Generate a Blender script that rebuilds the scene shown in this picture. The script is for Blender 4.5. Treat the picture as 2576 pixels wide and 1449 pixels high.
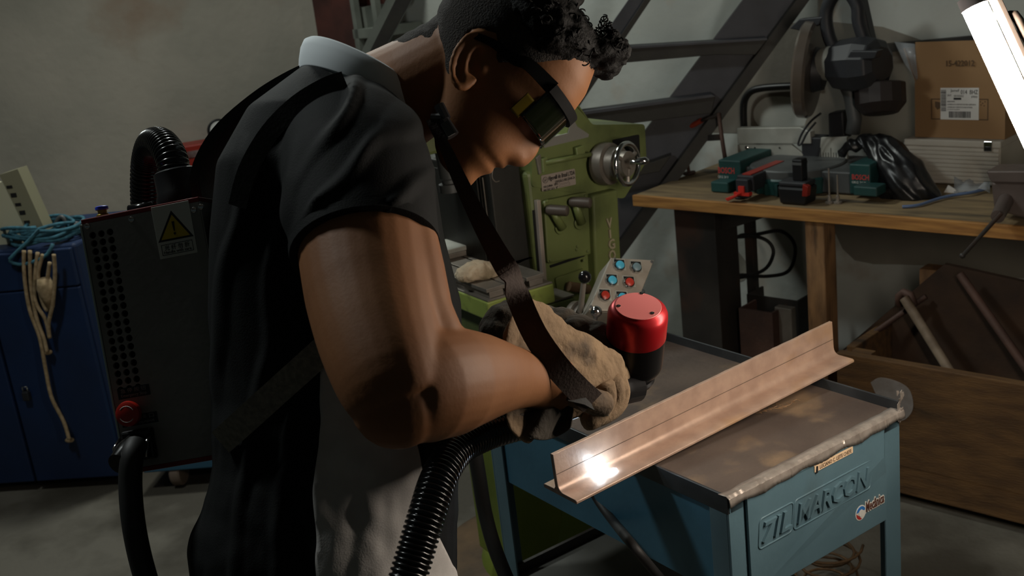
import bpy, math, random
import numpy as np
from mathutils import Vector, Matrix, noise as mnoise
random.seed(7); rng = np.random.default_rng(7)
for o in list(bpy.data.objects): bpy.data.objects.remove(o)
SC = bpy.context.scene; COL = SC.collection

# ------------------------------------------------------------------ camera
FPX = 2800.0; CX, CY = 1288.0, 724.5
PITCH, ROLL, HC = math.radians(16.8), math.radians(6.7), 1.6
FWD = np.array([0, math.cos(PITCH), -math.sin(PITCH)])
_u = np.array([0, math.sin(PITCH), math.cos(PITCH)]); _r = np.array([1.0, 0, 0])
RIGHT = _r*math.cos(ROLL) - _u*math.sin(ROLL)
UP = _u*math.cos(ROLL) + _r*math.sin(ROLL)
CAM = np.array([0, 0, HC])
cd = bpy.data.cameras.new('camera'); cam = bpy.data.objects.new('camera', cd); COL.objects.link(cam)
cd.sensor_fit = 'HORIZONTAL'; cd.sensor_width = 36.0; cd.lens = 36.0*FPX/2576.0
cd.clip_start = 0.05; cd.clip_end = 60
cam.matrix_world = Matrix(((RIGHT[0], UP[0], -FWD[0], CAM[0]), (RIGHT[1], UP[1], -FWD[1], CAM[1]),
                           (RIGHT[2], UP[2], -FWD[2], CAM[2]), (0, 0, 0, 1)))
cd.dof.use_dof = True; cd.dof.focus_distance = 1.5; cd.dof.aperture_fstop = 11.0
SC.camera = cam
# ------------------------------------------------------------------ world and lamps
w = bpy.data.worlds.new('world'); SC.world = w; w.use_nodes = True
w.node_tree.nodes['Background'].inputs[0].default_value = (0.62, 0.8, 0.78, 1)
w.node_tree.nodes['Background'].inputs[1].default_value = 0.022
def area(name, loc, target, sx, sy, power, col):
    l = bpy.data.lights.new(name, 'AREA'); l.shape = 'RECTANGLE'; l.size = sx; l.size_y = sy
    l.energy = power; l.color = col
    o = bpy.data.objects.new(name, l); COL.objects.link(o); o.location = loc
    o.rotation_euler = (Vector(target)-Vector(loc)).to_track_quat('-Z', 'Y').to_euler()
    return o
area('ceiling_lamp', (-0.9, 4.0, 2.95), (-0.4, 3.2, 0.0), 0.35, 0.35, 27, (0.94, 1.0, 0.93))
area('ceiling_lamp_left', (-1.5, 2.0, 3.0), (-0.5, 1.6, 1.0), 0.3, 0.3, 20, (0.93, 1.0, 0.97))
TUBE_STRENGTH = 105.0
SC.view_settings.view_transform = 'Standard'; SC.view_settings.look = 'None'
SC.view_settings.exposure = 0.0; SC.view_settings.gamma = 1.0; SC.view_settings.use_curve_mapping = False

# ------------------------------------------------------------------ helpers
def ray(x, y): return FWD + RIGHT*(x-CX)/FPX - UP*(y-CY)/FPX
def at(x, y, d): return CAM + ray(x, y)*d
def onz(x, y, z): q = ray(x, y); return CAM + q*(z-HC)/q[2]
def pix(P):
    v = np.asarray(P)-CAM; d = v@FWD
    return CX+FPX*(v@RIGHT)/d, CY-FPX*(v@UP)/d, d
def nrm(v): v = np.asarray(v, float); return v/np.linalg.norm(v)
class Fr:                                     # a local frame in the room
    def __init__(s, o, ex, ey=None, ez=(0, 0, 1)):
        s.o = np.asarray(o, float); s.ex = nrm(ex); s.ez = nrm(ez)
        s.ey = np.cross(s.ez, s.ex) if ey is None else nrm(ey)
    def w(s, p): return s.o + s.ex*p[0] + s.ey*p[1] + s.ez*p[2]
    def loc(s, P): d = np.asarray(P)-s.o; return np.array([d@s.ex, d@s.ey, d@s.ez])
    def p(s, x, y, off=0.0):                  # pixel -> local point on local plane y=off
        r = ray(x, y); k = ((s.o-CAM)@s.ey+off)/(r@s.ey); return s.loc(CAM+r*k)
    def pz(s, x, y, z):                       # pixel -> local point on local plane z
        r = ray(x, y); k = ((s.o-CAM)@s.ez+z)/(r@s.ez); return s.loc(CAM+r*k)
    def mat(s, o=None):
        o = s.o if o is None else o
        return Matrix(((s.ex[0], s.ey[0], s.ez[0], o[0]), (s.ex[1], s.ey[1], s.ez[1], o[1]), (s.ex[2], s.ey[2], s.ez[2], o[2]), (0, 0, 0, 1)))
WORLD = Fr((0, 0, 0), (1, 0, 0))
MW = {}
class MB:
    def __init__(s, fr=WORLD): s.v = []; s.f = []; s.fr = fr
    def add(s, vs, fs, raw=False):
        n = len(s.v)
        s.v += [tuple(v) if raw else tuple(s.fr.w(v)) for v in vs]; s.f += [tuple(i+n for i in f) for f in fs]; return s
    def box(s, x0, x1, y0, y1, z0, z1):
        return s.add([(x0,y0,z0),(x1,y0,z0),(x1,y1,z0),(x0,y1,z0),(x0,y0,z1),(x1,y0,z1),(x1,y1,z1),(x0,y1,z1)],
                     [(0,3,2,1),(4,5,6,7),(0,1,5,4),(1,2,6,5),(2,3,7,6),(3,0,4,7)])
    def prism(s, poly, ext):                  # polygon of local points extruded by ext
        n = len(poly); e = np.asarray(ext, float)
        vs = [np.asarray(p, float) for p in poly]; vs += [p+e for p in vs]
        return s.add(vs, [tuple(range(n))[::-1], tuple(range(n, 2*n))]+[(i, (i+1) % n, n+(i+1) % n, n+i) for i in range(n)])
    def lathe(s, p, axis, prof, n=20):        # prof: (height, radius)
        ax = nrm(axis); t = np.array([1.0, 0, 0]) if abs(ax[0]) < .8 else np.array([0, 1.0, 0])
        a = nrm(np.cross(ax, t)); b = np.cross(ax, a); p = np.asarray(p, float); vs = []; fs = []
        for h, r in prof:
            for k in range(n):
                t = 2*math.pi*k/n; vs.append(p+ax*h+(a*math.cos(t)+b*math.sin(t))*r)
        m = len(prof)
        for i in range(m-1):
            for k in range(n): fs.append((i*n+k, i*n+(k+1) % n, (i+1)*n+(k+1) % n, (i+1)*n+k))
        fs.append(tuple(range(n))[::-1]); fs.append(tuple((m-1)*n+k for k in range(n)))
        return s.add(vs, fs)
    def cyl(s, p0, p1, r0, r1=None, n=14):
        p0 = np.asarray(p0, float); p1 = np.asarray(p1, float)
        return s.lathe(p0, p1-p0, [(0, r0), (np.linalg.norm(p1-p0), r0 if r1 is None else r1)], n)
    def tube(s, pts, r, n=8, closed=False):
        P = [np.asarray(p, float) for p in pts]; m = len(P); R = [r]*m if np.isscalar(r) else list(r)
        T = [nrm(P[(i+1) % m]-P[i-1]) if closed else nrm(P[min(i+1, m-1)]-P[max(i-1, 0)]) for i in range(m)]
        u = nrm(np.cross(T[0], [0.31, 0.2, 0.93])); vs = []; fs = []
        for i in range(m):
            u = nrm(u-T[i]*(u@T[i])); b = np.cross(T[i], u)
            for k in range(n):
                t = 2*math.pi*k/n; vs.append(P[i]+(u*math.cos(t)+b*math.sin(t))*R[i])
        for i in range(m if closed else m-1):
            j = (i+1) % m
            for k in range(n): fs.append((i*n+k, i*n+(k+1) % n, j*n+(k+1) % n, j*n+k))
        if not closed: fs.append(tuple(range(n))[::-1]); fs.append(tuple((m-1)*n+k for k in range(n)))
        return s.add(vs, fs)
    def loft(s, rings, caps=True):
        n = len(rings[0]); vs = [p for r in rings for p in r]; fs = []
        for i in range(len(rings)-1):
            for k in range(n): fs.append((i*n+k, i*n+(k+1) % n, (i+1)*n+(k+1) % n, (i+1)*n+k))
        if caps: fs.append(tuple(range(n))[::-1]); fs.append(tuple((len(rings)-1)*n+k for k in range(n)))
        return s.add(vs, fs)
    def ball(s, c, r, sc=(1, 1, 1), n=14):
        c = np.asarray(c, float); rings = []
        for i in range(n//2+1):
            th = math.pi*min(max(i/(n//2), .02), .98)
            rings.append([c+np.array([math.sin(th)*math.cos(2*math.pi*k/n)*sc[0], math.sin(th)*math.sin(2*math.pi*k/n)*sc[1], -math.cos(th)*sc[2]])*r for k in range(n)])
        return s.loft(rings)
    def ribbon(s, pts, wd, wdt, th, nrmv=None):   # strap: path, width dir(s), width, thickness
        P = [np.asarray(p, float) for p in pts]; m = len(P); rings = []
        for i in range(m):
            t = nrm(P[min(i+1, m-1)]-P[max(i-1, 0)]); d = np.asarray(wd[i] if np.ndim(wd) == 2 else wd, float)
            d = nrm(d-t*(d@t)); nn = np.cross(t, d); ww = (wdt if np.isscalar(wdt) else wdt[i])/2
            rings.append([P[i]+d*ww+nn*th/2, P[i]-d*ww+nn*th/2, P[i]-d*ww-nn*th/2, P[i]+d*ww-nn*th/2])
        return s.loft(rings)
    def build(s, name, mat, parent=None, smooth=False, bevel=0.0, origin=None, seg=2, subsurf=0, solid=0.0):
        me = bpy.data.meshes.new(name); V = np.array(s.v)
        o = bpy.data.objects.new(name, me); COL.objects.link(o)
        if parent is not None:
            o.parent = parent; Mi = MW[parent.name].inverted(); MW[o.name] = MW[parent.name].copy()
        else:
            if origin is None: origin = ((V[:, 0].min()+V[:, 0].max())/2, (V[:, 1].min()+V[:, 1].max())/2, V[:, 2].min())
            Mx = Matrix.Translation(Vector(origin)); o.matrix_world = Mx; MW[o.name] = Mx; Mi = Mx.inverted()
        A = np.array(Mi); V = V@A[:3, :3].T + A[:3, 3]
        me.from_pydata(V.tolist(), [], s.f); me.update()
        import bmesh
        bm = bmesh.new(); bm.from_mesh(me); bmesh.ops.recalc_face_normals(bm, faces=bm.faces); bm.to_mesh(me); bm.free()
        me.materials.append(mat)
        if smooth:
            me.polygons.foreach_set('use_smooth', [True]*len(me.polygons))
            if smooth == 'auto':
                me.set_sharp_from_angle(angle=math.radians(38))
        if solid: md = o.modifiers.new('solid', 'SOLIDIFY'); md.thickness = solid; md.offset = 0
        if subsurf: md = o.modifiers.new('sub', 'SUBSURF'); md.levels = subsurf; md.render_levels = subsurf
        if bevel: md = o.modifiers.new('bevel', 'BEVEL'); md.width = bevel; md.segments = seg; md.limit_method = 'ANGLE'; md.angle_limit = math.radians(40)
        return o
def tag(o, label, cat, group=None, kind=None):
    if label: o['label'] = label
    if cat: o['category'] = cat
    if group: o['group'] = group
    if kind: o['kind'] = kind
    return o
def thing(name, label, cat, loc, fr=WORLD, group=None):
    o = bpy.data.objects.new(name, None); COL.objects.link(o); o.empty_display_size = .05
    M = fr.mat(np.asarray(loc, float)); o.matrix_world = M; MW[o.name] = M.copy()
    return tag(o, label, cat, group)
def struct(o): o['kind'] = 'structure'; return o
def remesh(mb, voxel, smooth=6, fac=0.5):
    me = bpy.data.meshes.new('tmp'); me.from_pydata(mb.v, [], mb.f); me.update()
    o = bpy.data.objects.new('tmp', me); COL.objects.link(o)
    import bmesh
    bm = bmesh.new(); bm.from_mesh(me); bmesh.ops.recalc_face_normals(bm, faces=bm.faces); bm.to_mesh(me); bm.free()
    r = o.modifiers.new('r', 'REMESH'); r.mode = 'VOXEL'; r.voxel_size = voxel
    if smooth: sm = o.modifiers.new('s', 'SMOOTH'); sm.factor = fac; sm.iterations = smooth
    dg = bpy.context.evaluated_depsgraph_get(); m2 = bpy.data.meshes.new_from_object(o.evaluated_get(dg))
    out = MB(); V = np.empty(len(m2.vertices)*3); m2.vertices.foreach_get('co', V); V = V.reshape(-1, 3)
    N = np.empty(len(m2.vertices)*3); m2.vertex_normals.foreach_get('vector', N); out.n = N.reshape(-1, 3)
    out.v = V; out.f = [tuple(p.vertices) for p in m2.polygons]
    bpy.data.objects.remove(o); bpy.data.meshes.remove(me); bpy.data.meshes.remove(m2)
    return out
def fbm(p, s, octv=3):
    return sum(mnoise.noise(Vector(p)*s*(2**i))*0.5**i for i in range(octv))

# ------------------------------------------------------------------ materials
def lin(h):
    h = h.lstrip('#'); c = [int(h[i:i+2], 16)/255 for i in (0, 2, 4)]
    return tuple(x/12.92 if x <= .04045 else ((x+.055)/1.055)**2.4 for x in c)+(1,)
def mat(name, c1, rough=.6, metal=0.0, c2=None, scale=6.0, detail=5.0, bump=0.0, bscale=60.0, lo=.35, hi=.65, c3=None, s3=2.0, spec=.5, stretch=None, rvar=0.0, alpha=None, trans=0.0, coat=0.0):
    m = bpy.data.materials.new(name); m.use_nodes = True; nt = m.node_tree; b = nt.nodes['Principled BSDF']
    b.inputs['Base Color'].default_value = lin(c1); b.inputs['Roughness'].default_value = rough; b.inputs['Metallic'].default_value = metal
    b.inputs['Specular IOR Level'].default_value = spec; b.inputs['Transmission Weight'].default_value = trans; b.inputs['Coat Weight'].default_value = coat
    tc = nt.nodes.new('ShaderNodeTexCoord'); src = tc.outputs['Object']
    if stretch:
        mp = nt.nodes.new('ShaderNodeMapping'); mp.inputs['Scale'].default_value = stretch; nt.links.new(src, mp.inputs[0]); src = mp.outputs[0]
    def nz(sc, dt=5.0):
        n = nt.nodes.new('ShaderNodeTexNoise'); n.inputs['Scale'].default_value = sc; n.inputs['Detail'].default_value = dt
        nt.links.new(src, n.inputs['Vector']); return n
    if c2:
        n = nz(scale, detail); r = nt.nodes.new('ShaderNodeValToRGB'); r.color_ramp.elements[0].position = lo; r.color_ramp.elements[1].position = hi
        r.color_ramp.elements[0].color = lin(c1); r.color_ramp.elements[1].color = lin(c2); nt.links.new(n.outputs[0], r.inputs[0]); out = r.outputs[0]
        if c3:
            n3 = nz(s3, 6); r3 = nt.nodes.new('ShaderNodeValToRGB'); r3.color_ramp.elements[0].position = .55; r3.color_ramp.elements[1].position = .68
            mx = nt.nodes.new('ShaderNodeMix'); mx.data_type = 'RGBA'; nt.links.new(n3.outputs[0], r3.inputs[0]); nt.links.new(r3.outputs[0], mx.inputs[0])
            nt.links.new(out, mx.inputs[6]); mx.inputs[7].default_value = lin(c3); out = mx.outputs[2]
        nt.links.new(out, b.inputs['Base Color'])
    if rvar:
        n = nz(9, 6); mr = nt.nodes.new('ShaderNodeMapRange'); mr.inputs[3].default_value = max(0, rough-rvar); mr.inputs[4].default_value = min(1, rough+rvar)
        nt.links.new(n.outputs[0], mr.inputs[0]); nt.links.new(mr.outputs[0], b.inputs['Roughness'])
    if bump:
        n = nz(bscale, 6); bp = nt.nodes.new('ShaderNodeBump'); bp.inputs['Strength'].default_value = bump; bp.inputs['Distance'].default_value = .01
        nt.links.new(n.outputs[0], bp.inputs['Height']); nt.links.new(bp.outputs[0], b.inputs['Normal'])
    if alpha is not None: b.inputs['Alpha'].default_value = alpha
    return m
def emit(name, col, strength):
    m = bpy.data.materials.new(name); m.use_nodes = True; nt = m.node_tree; nt.nodes.remove(nt.nodes['Principled BSDF'])
    e = nt.nodes.new('ShaderNodeEmission'); e.inputs[0].default_value = col+(1,); e.inputs[1].default_value = strength
    nt.links.new(e.outputs[0], nt.nodes['Material Output'].inputs[0]); return m
M = {}
M['wall_dirt_and_shade'] = mat('wall_dirt_and_shade', '#8d877b', .9, 0, '#79736a', 3, 8, .2, 30)  # tone for wall dirt and for the painted shade under the bench
M['concrete'] = mat('concrete', '#6b665c', .85, 0, '#4a453c', 4, 10, .4, 40, .4, .6, c3='#3f392f', s3=1.6)
M['plaster_left'] = mat('plaster_left', '#b5ada0', .9, 0, '#8b897f', 1.1, 10, .3, 25, .35, .65, c3='#99806c', s3=1.4)
M['plaster_back'] = mat('plaster_back', '#c3c6c0', .85, 0, '#a6a7a0', 2.2, 8, .2, 30, .3, .75, c3='#b3aea4', s3=7)
M['ceiling'] = mat('ceiling_paint', '#77766f', .9)
M['column_red'] = mat('column_red_oxide', '#57302a', .6, 0, '#3c2320', 5, 5, .1, 60)
M['stair_grey'] = mat('stair_grey_paint', '#54545a', .55, 0, '#47474c', 9, 5, .08, 90)
M['stair_dark'] = mat('stair_dark_paint', '#38352f', .55, 0, '#2b2825', 9, 5, .08, 90)
M['shelf_grey'] = mat('shelf_grey_paint', '#6f736b', .7, 0, '#5d6059', 9)
M['wood_top'] = mat('bench_wood', '#8f7a58', .75, 0, '#6e5c44', 5, 8, .2, 30, c3='#4c4234', s3=3, stretch=(1, 5, 5))
M['wood_edge'] = mat('bench_edge_wood', '#b07f43', .65, 0, '#8a5e30', 7, 8, .15, 40, stretch=(1, 8, 14))
M['wood_leg'] = mat('bench_leg_wood', '#a07850', .75, 0, '#6f5238', 6, 8, .2, 40, c3='#4d3a28', s3=5, stretch=(5, 5, 1))
M['crate_wood'] = mat('crate_wood', '#71522f', .8, 0, '#543b22', 8, 9, .3, 60, c3='#3a2a19', s3=2.4, stretch=(1, 6, 5))
M['ply_dark'] = mat('dark_plywood', '#4a3524', .8, 0, '#32241a', 6, 8, .2, 40)
M['black_steel'] = mat('black_painted_steel', '#38332f', .5, 0, '#292624', 7, 6, .08, 70, c3='#453229', s3=5)
M['rust_steel'] = mat('rusty_steel', '#5c4237', .7, .2, '#3c2d28', 6, 8, .2, 60)
M['raw_steel'] = mat('raw_steel', '#a1988e', .42, .55, '#7d766d', 9, 7, .05, 90, rvar=.12)
M['chrome'] = mat('chrome', '#c9c9c9', .14, 1.0)
M['alu'] = mat('aluminium', '#bdbdb4', .5, .3, '#9c9b92', 9, 6, .05, 80)
M['beam'] = mat('beam_steel', '#bfa390', .42, .3, '#ad9180', 30, 9, .05, 200, c3='#bd9468', s3=4, rvar=.12)
M['beam_cut'] = mat('beam_cut_end', '#57483f', .6, .4, '#3d332d', 40)
M['mill_green'] = mat('mill_green', '#7b864f', .42, 0, '#6b7545', 5, 7, .06, 60, c3='#545c36', s3=5)
M['mill_bright'] = mat('mill_bright_green', '#9aa855', .45, 0, '#859346', 7, 6, .05, 60, c3='#5c5b3a', s3=18)
M['mill_base'] = mat('mill_base_green', '#7d8a34', .5, 0, '#63702a', 4, 7, .08, 50)
M['black_way'] = mat('oiled_slideway', '#3c3b36', .5, .4, '#2c2b28', 5, 8, .05, 70)
M['plate'] = mat('nameplate_alu', '#b9aca0', .45, .3, '#a5988d', 8)
M['ink'] = mat('printed_ink', '#1c1a19', .6)
M['ink_faded'] = mat('faded_ink', '#57432f', .8)
M['letter_alu'] = mat('worn_letter', '#b5a98f', .5, .2)
M['grey_box'] = mat('control_box_grey', '#a49c90', .5, .2, '#8c857a', 12, 6, .05, 90)
M['btn_blue'] = mat('button_cyan', '#4fb2d2', .35); M['btn_red'] = mat('button_red', '#b8392c', .35); M['btn_grey'] = mat('button_grey', '#6e858c', .35)
M['black_plastic'] = mat('black_plastic', '#141416', .42); M['black_gloss'] = mat('black_gloss', '#121213', .2)
M['rubber'] = mat('black_rubber', '#1d1c1b', .6)
M['cart_blue'] = mat('cart_blue_paint', '#5b7782', .42, 0, '#4d6772', 5, 6, .05, 80, c3='#50666e', s3=6, rvar=.08)
M['cart_dark'] = mat('cart_blue_side', '#3f6c82', .45, 0, '#365e73', 5, 6, .05, 80)
M['cart_top'] = mat('worn_cart_top', '#5f5249', .55, .15, '#463b35', 6, 9, .12, 90, c3='#877057', s3=7, rvar=.15)
M['cart_rim'] = mat('cart_rim', '#4b4f52', .45, .5, '#35383b', 12)
M['tape'] = mat('duct_tape', '#b3a9a0', .36, .5, '#938980', 40, 5, .1, 160)
M['sticker'] = mat('cream_sticker', '#e0c3a0', .6); M['paper'] = mat('white_paper', '#d9d8d4', .7); M['sticker_white'] = mat('white_sticker', '#cfcfc8', .6)
M['sticker_brown'] = mat('sticker_outline', '#55342a', .5); M['sticker_blue'] = mat('sticker_blue', '#2f6fb5', .5); M['sticker_red'] = mat('sticker_red', '#a62f2b', .5)
M['cabinet_blue'] = mat('cabinet_blue', '#122a50', .55, 0, '#102444', 4, 6, .06, 60)
M['rope_blue'] = mat('rope_blue', '#3f7688', .85, 0, '#2e5664', 60); M['rope_beige'] = mat('rope_beige', '#b39b79', .9, 0, '#8d7858', 60)
M['board'] = mat('off_white_board', '#c9c4a8', .7); M['board_edge'] = mat('board_edge', '#8f8a70', .7)
M['red_paint'] = mat('red_paint', '#9c2c20', .4, 0, '#7a2018', 8)
M['box_grey'] = mat('backpack_grey', '#8b8986', .55, .0, '#807e7b', 14, 4, .03, 120)
M['box_red'] = mat('backpack_red_edge', '#7c1f1b', .45); M['steel_edge'] = mat('bright_edge', '#a9b3ad', .35, .6)
M['void'] = mat('dark_inside', '#0b0b0b', .8)
M['yellow'] = mat('warning_yellow', '#c8ab1d', .5); M['blue_cap'] = mat('blue_push_fit', '#2b46d8', .4); M['brass'] = mat('brass', '#b59a4e', .3, .9)
M['estop'] = mat('stop_button_red', '#b8281c', .35)
M['webbing'] = mat('grey_webbing', '#8f8b80', .85, 0, '#77736a', 160, 2, .4, 300); M['strap_brown'] = mat('brown_strap', '#40322b', .85, 0, '#392c26', 60, 2, .15, 300)
M['strap_black'] = mat('black_strap', '#2b2b2a', .8, 0, '#232322', 120, 2, .08, 250)
M['skin'] = mat('skin', '#946440', .58, 0, '#875938', 9, 6, .035, 260, spec=.3)
M['hair'] = mat('black_hair', '#070605', .7, 0, '#0b0907', 60, 4, .3, 300, spec=.25); M['fade'] = mat('short_faded_hair', '#2e2620', .85, 0, '#221b16', 200, 3, .5, 500)
M['shirt'] = mat('black_polo_cloth', '#131516', .78, 0, '#101212', 40, 3, .12, 500, spec=.18); M['white_cloth'] = mat('white_cloth', '#dfe6ea', .8); M['panel_cloth'] = mat('grey_side_cloth', '#c9c5c2', .85, 0, '#bdb9b6', 30, 3, .1, 500)
M['leather'] = mat('tan_suede', '#8b7357', .9, 0, '#6d5943', 14, 7, .3, 120, c3='#4d4033', s3=12); M['leather_dark'] = mat('dark_and_shaded_suede', '#4e463b', .9, 0, '#3d372f', 14, 6, .3, 120)
M['cotton'] = mat('worn_cotton', '#cdb99d', .95, 0, '#b09c82', 18, 7, .4, 160, c3='#877a60', s3=12)
M['gun_red'] = mat('anodised_red', '#bf1a22', .34, .5, spec=.7); M['gun_black'] = mat('anodised_black', '#1b1a1b', .34, .4)
M['frame_black'] = mat('matte_black_frame', '#0a0a0b', .7, spec=.2)
M['lens'] = mat('dark_green_lens', '#0f1408', .06, 0, coat=.6); M['lens_side'] = mat('yellow_lens_side', '#4f430e', .2)
M['bosch_green'] = mat('tool_teal', '#1f4a48', .5, 0, '#1a3c3b', 8, 5, .05, 80); M['tool_dark'] = mat('tool_dark', '#2b2c30', .5, 0, '#222327', 9)
M['tool_grey'] = mat('tool_cast_grey', '#5a5c5c', .5, .2, '#4a4c4c', 9); M['red_plastic'] = mat('red_plastic', '#c23126', .4); M['ink_red'] = mat('ink_red', '#b5403c', .6); M['ink_white'] = mat('ink_white', '#c9cdc8', .6)
M['guard'] = mat('smoky_guard', '#6b5f55', .22, .1, '#57504a', 5, coat=.4); M['cardboard'] = mat('cardboard', '#9c7a55', .85, 0, '#8f6f4c', 3, 5, .05, 60)
M['case'] = mat('white_case', '#c4beb2', .6, 0, '#aca69a', 4, 6, .03, 60, c3='#a59c8e', s3=6); M['bag'] = mat('black_bin_bag', '#161618', .34, 0, bump=.06, bscale=25)
M['clear'] = mat('clear_film', '#c9ced3', .25, 0, alpha=.35); M['cable_blue'] = mat('blue_cable', '#5a6f93', .5); M['vise'] = mat('vise_grey', '#6b5f5a', .5, .3, '#574d49', 9, 6, .08, 70)
M['brown_machine'] = mat('brown_grease', '#6b5134', .7, 0, '#4a3824', 8, 7, .2, 50); M['mat_green'] = mat('painted_green_floor', '#2f5a2a', .6, 0, '#284d24', 4)
M['teal_wire'] = mat('teal_plastic', '#2d7a68', .4); M['white_enamel'] = mat('lamp_channel', '#8d7f76', .4, .4)
M['tube'] = emit('lit_led_tube', (1.0, 0.87, 0.73), TUBE_STRENGTH); M['spark'] = emit('laser_spark', (0.6, 0.82, 1.0), 40.0)

# ------------------------------------------------------------------ lettering
def text(s, o, ex, ey, wd, ht, mt, parent, name='lettering', th=.0004, shear=0.0, bold=0.0, spacing=1.0):
    """text filled into the parallelogram at world point o with unit dirs ex, ey"""
    c = bpy.data.curves.new('t', 'FONT'); c.body = s; c.shear = shear; c.offset = bold; c.resolution_u = 2; c.space_character = spacing
    ob = bpy.data.objects.new('t', c); COL.objects.link(ob); dg = bpy.context.evaluated_depsgraph_get()
    me = bpy.data.meshes.new_from_object(ob.evaluated_get(dg)); V = np.array([v.co[:] for v in me.vertices]) if len(me.vertices) else np.zeros((0, 3))
    fs = [tuple(p.vertices) for p in me.polygons]; bpy.data.objects.remove(ob)
    if not len(V): return None
    mn = V.min(0); mx = V.max(0); V = (V-mn)/np.maximum(mx-mn, 1e-6)
    ex = nrm(ex); ey = nrm(ey); nn = nrm(np.cross(ex, ey)); P = np.asarray(o)+np.outer(V[:, 0]*wd, ex)+np.outer(V[:, 1]*ht, ey)+nn*th
    b = MB(); b.v = [tuple(p) for p in P]; b.f = list(fs)
    # sides: drop a copy back to the surface so the print has thickness
    ec = {}
    for f in fs:
        for i in range(len(f)):
            e = (f[i], f[(i+1) % len(f)]); ec[tuple(sorted(e))] = ec.get(tuple(sorted(e)), 0)+1
    n0 = len(P); b.v += [tuple(p-nn*th*1.2) for p in P]
    for f in fs:
        for i in range(len(f)):
            a, c2 = f[i], f[(i+1) % len(f)]
            if ec[tuple(sorted((a, c2)))] == 1: b.f.append((a, n0+a, n0+c2, c2))
    return b.build(name, mt, parent)
def ftext(fr, s, x0, y0, x1, y1, off, mt, parent, lift=.0, **k):
    """text on a frame's vertical plane y=off between two pixels (upper left, lower right)"""
    a = fr.p(x0, y0, off); b = fr.p(x1, y1, off); z0, z1 = sorted((a[2], b[2])); u0, u1 = sorted((a[0], b[0]))
    return text(s, fr.w((u0, off-lift, z0)), fr.ex, fr.ez, u1-u0, z1-z0, mt, parent, **k)
# ================================================================== SETTING
BZ = .78
_O = onz(1590, 492, BZ); _e = onz(2576, 572, BZ)-_O
B = Fr(_O, (_e[0], _e[1], 0))                       # bench frame: x along the wall, y into it, z up from the bench top
QW = .62
struct(MB().box(-5, 5, -2.5, 7.5, -.1, 0).build('floor', M['concrete']))
struct(MB().box(-5, 5, -2.5, 7.5, 3.3, 3.4).build('ceiling', M['ceiling']))
sC = B.p(800, 100, QW)[0]
struct(MB(B).box(sC-.1, 4.2, QW, QW+.12, -BZ, 3.3-BZ).build('wall_back', M['plaster_back']))
def catm(pts, k=8):
    pts = [np.asarray(p, float) for p in pts]; out = []
    for i in range(len(pts)-1):
        p0, p1, p2, p3 = pts[max(i-1, 0)], pts[i], pts[i+1], pts[min(i+2, len(pts)-1)]
        for t in np.linspace(0, 1, k, endpoint=False):
            out.append(.5*((2*p1)+(-p0+p2)*t+(2*p0-5*p1+4*p2-p3)*t*t+(-p0+3*p1-3*p2+p3)*t**3))
    return out+[pts[-1]]
wbk = bpy.data.objects['wall_back']
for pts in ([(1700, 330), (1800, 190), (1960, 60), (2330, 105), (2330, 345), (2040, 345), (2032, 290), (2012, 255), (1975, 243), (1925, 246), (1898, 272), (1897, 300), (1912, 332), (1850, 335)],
            [(1760, 620), (1810, 560), (1830, 600), (1890, 690), (1800, 720), (1765, 700)], [(2090, 560), (2300, 575), (2576, 600), (2576, 700), (2330, 668), (2150, 655)]):  # last patch paints the bench's shadow on the wall below the worktop
    MB(B).prism(catm([B.p(x, y, QW-.0015) for x, y in pts]+[B.p(*pts[0], QW-.0015)], 3)[:-1], (0, .002, 0)).build('dirt_and_shade_patch', M['wall_dirt_and_shade'], wbk)
_c = B.w((sC+.02, QW, -BZ)); LW = Fr(_c, (.93, .37, 0))
struct(MB(LW).box(-4.6, 0, 0, .12, 0, 3.3).build('wall_left', M['plaster_left']))
a = B.p(800, 100, QW-.22)[0]; b = B.p(893, 100, QW-.22)[0]
cm = MB(B); zz0, zz1 = -BZ, 3.3-BZ; q0, q1 = QW-.22, QW-.002
cm.box(a, b, q0, q0+.02, zz0, zz1); cm.box(a, b, q1-.02, q1, zz0, zz1); cm.box((a+b)/2-.01, (a+b)/2+.01, q0+.02, q1-.02, zz0, zz1)
tag(cm.build('steel_column', M['column_red'], bevel=.004), 'dark red-oxide steel column where the grey plaster wall ends', 'column')

# steel stair behind the man: two stringers, treads, third diagonal
_sp = B.w((.22, .44, 0)); SP = Fr(_sp, (math.cos(math.radians(-8)), math.sin(math.radians(-8)), 0))
st = thing('steel_staircase', 'dark grey open steel staircase against the white wall behind the man', 'staircase', SP.w((-.6, 0, -BZ)), SP)
def slab(name, pts, mt, off, th, parent, **k):
    m = MB(SP); P = [SP.p(x, y, off) for x, y in pts]; return m.prism(P, (0, th, 0)).build(name, mt, parent, **k)
def diag(name, l0, l1, r0, r1, off, th, mt, zhi, zlo=-BZ):      # a straight sloping member given by its two edge lines, floor to top
    P = []
    for (a, b) in ((l0, l1), (r0, r1)):
        A, C = np.array(SP.p(*a, off)), np.array(SP.p(*b, off)); P += [A+(C-A)*((z-A[2])/(C[2]-A[2])) for z in (zlo, zhi)]
    return MB(SP).prism([P[0], P[1], P[3], P[2]], (0, th, 0)).build(name, mt, st)
diag('stringer', (1870, 0), (1630, 320), (1960, 60), (1560, 610), 0, .03, M['stair_grey'], .72)
diag('stringer_flange', (1960, 60), (1558, 608), (2000, 50), (1600, 600), -.05, .11, M['stair_dark'], .66)
diag('stringer', (1595, -20), (1245, 480), (1622, 0), (1287, 500), -.02, .05, M['stair_grey'], 1.2)
diag('stringer_flange', (1622, 0), (1287, 500), (1636, 2), (1300, 502), -.05, .1, M['stair_dark'], 1.2)
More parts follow.
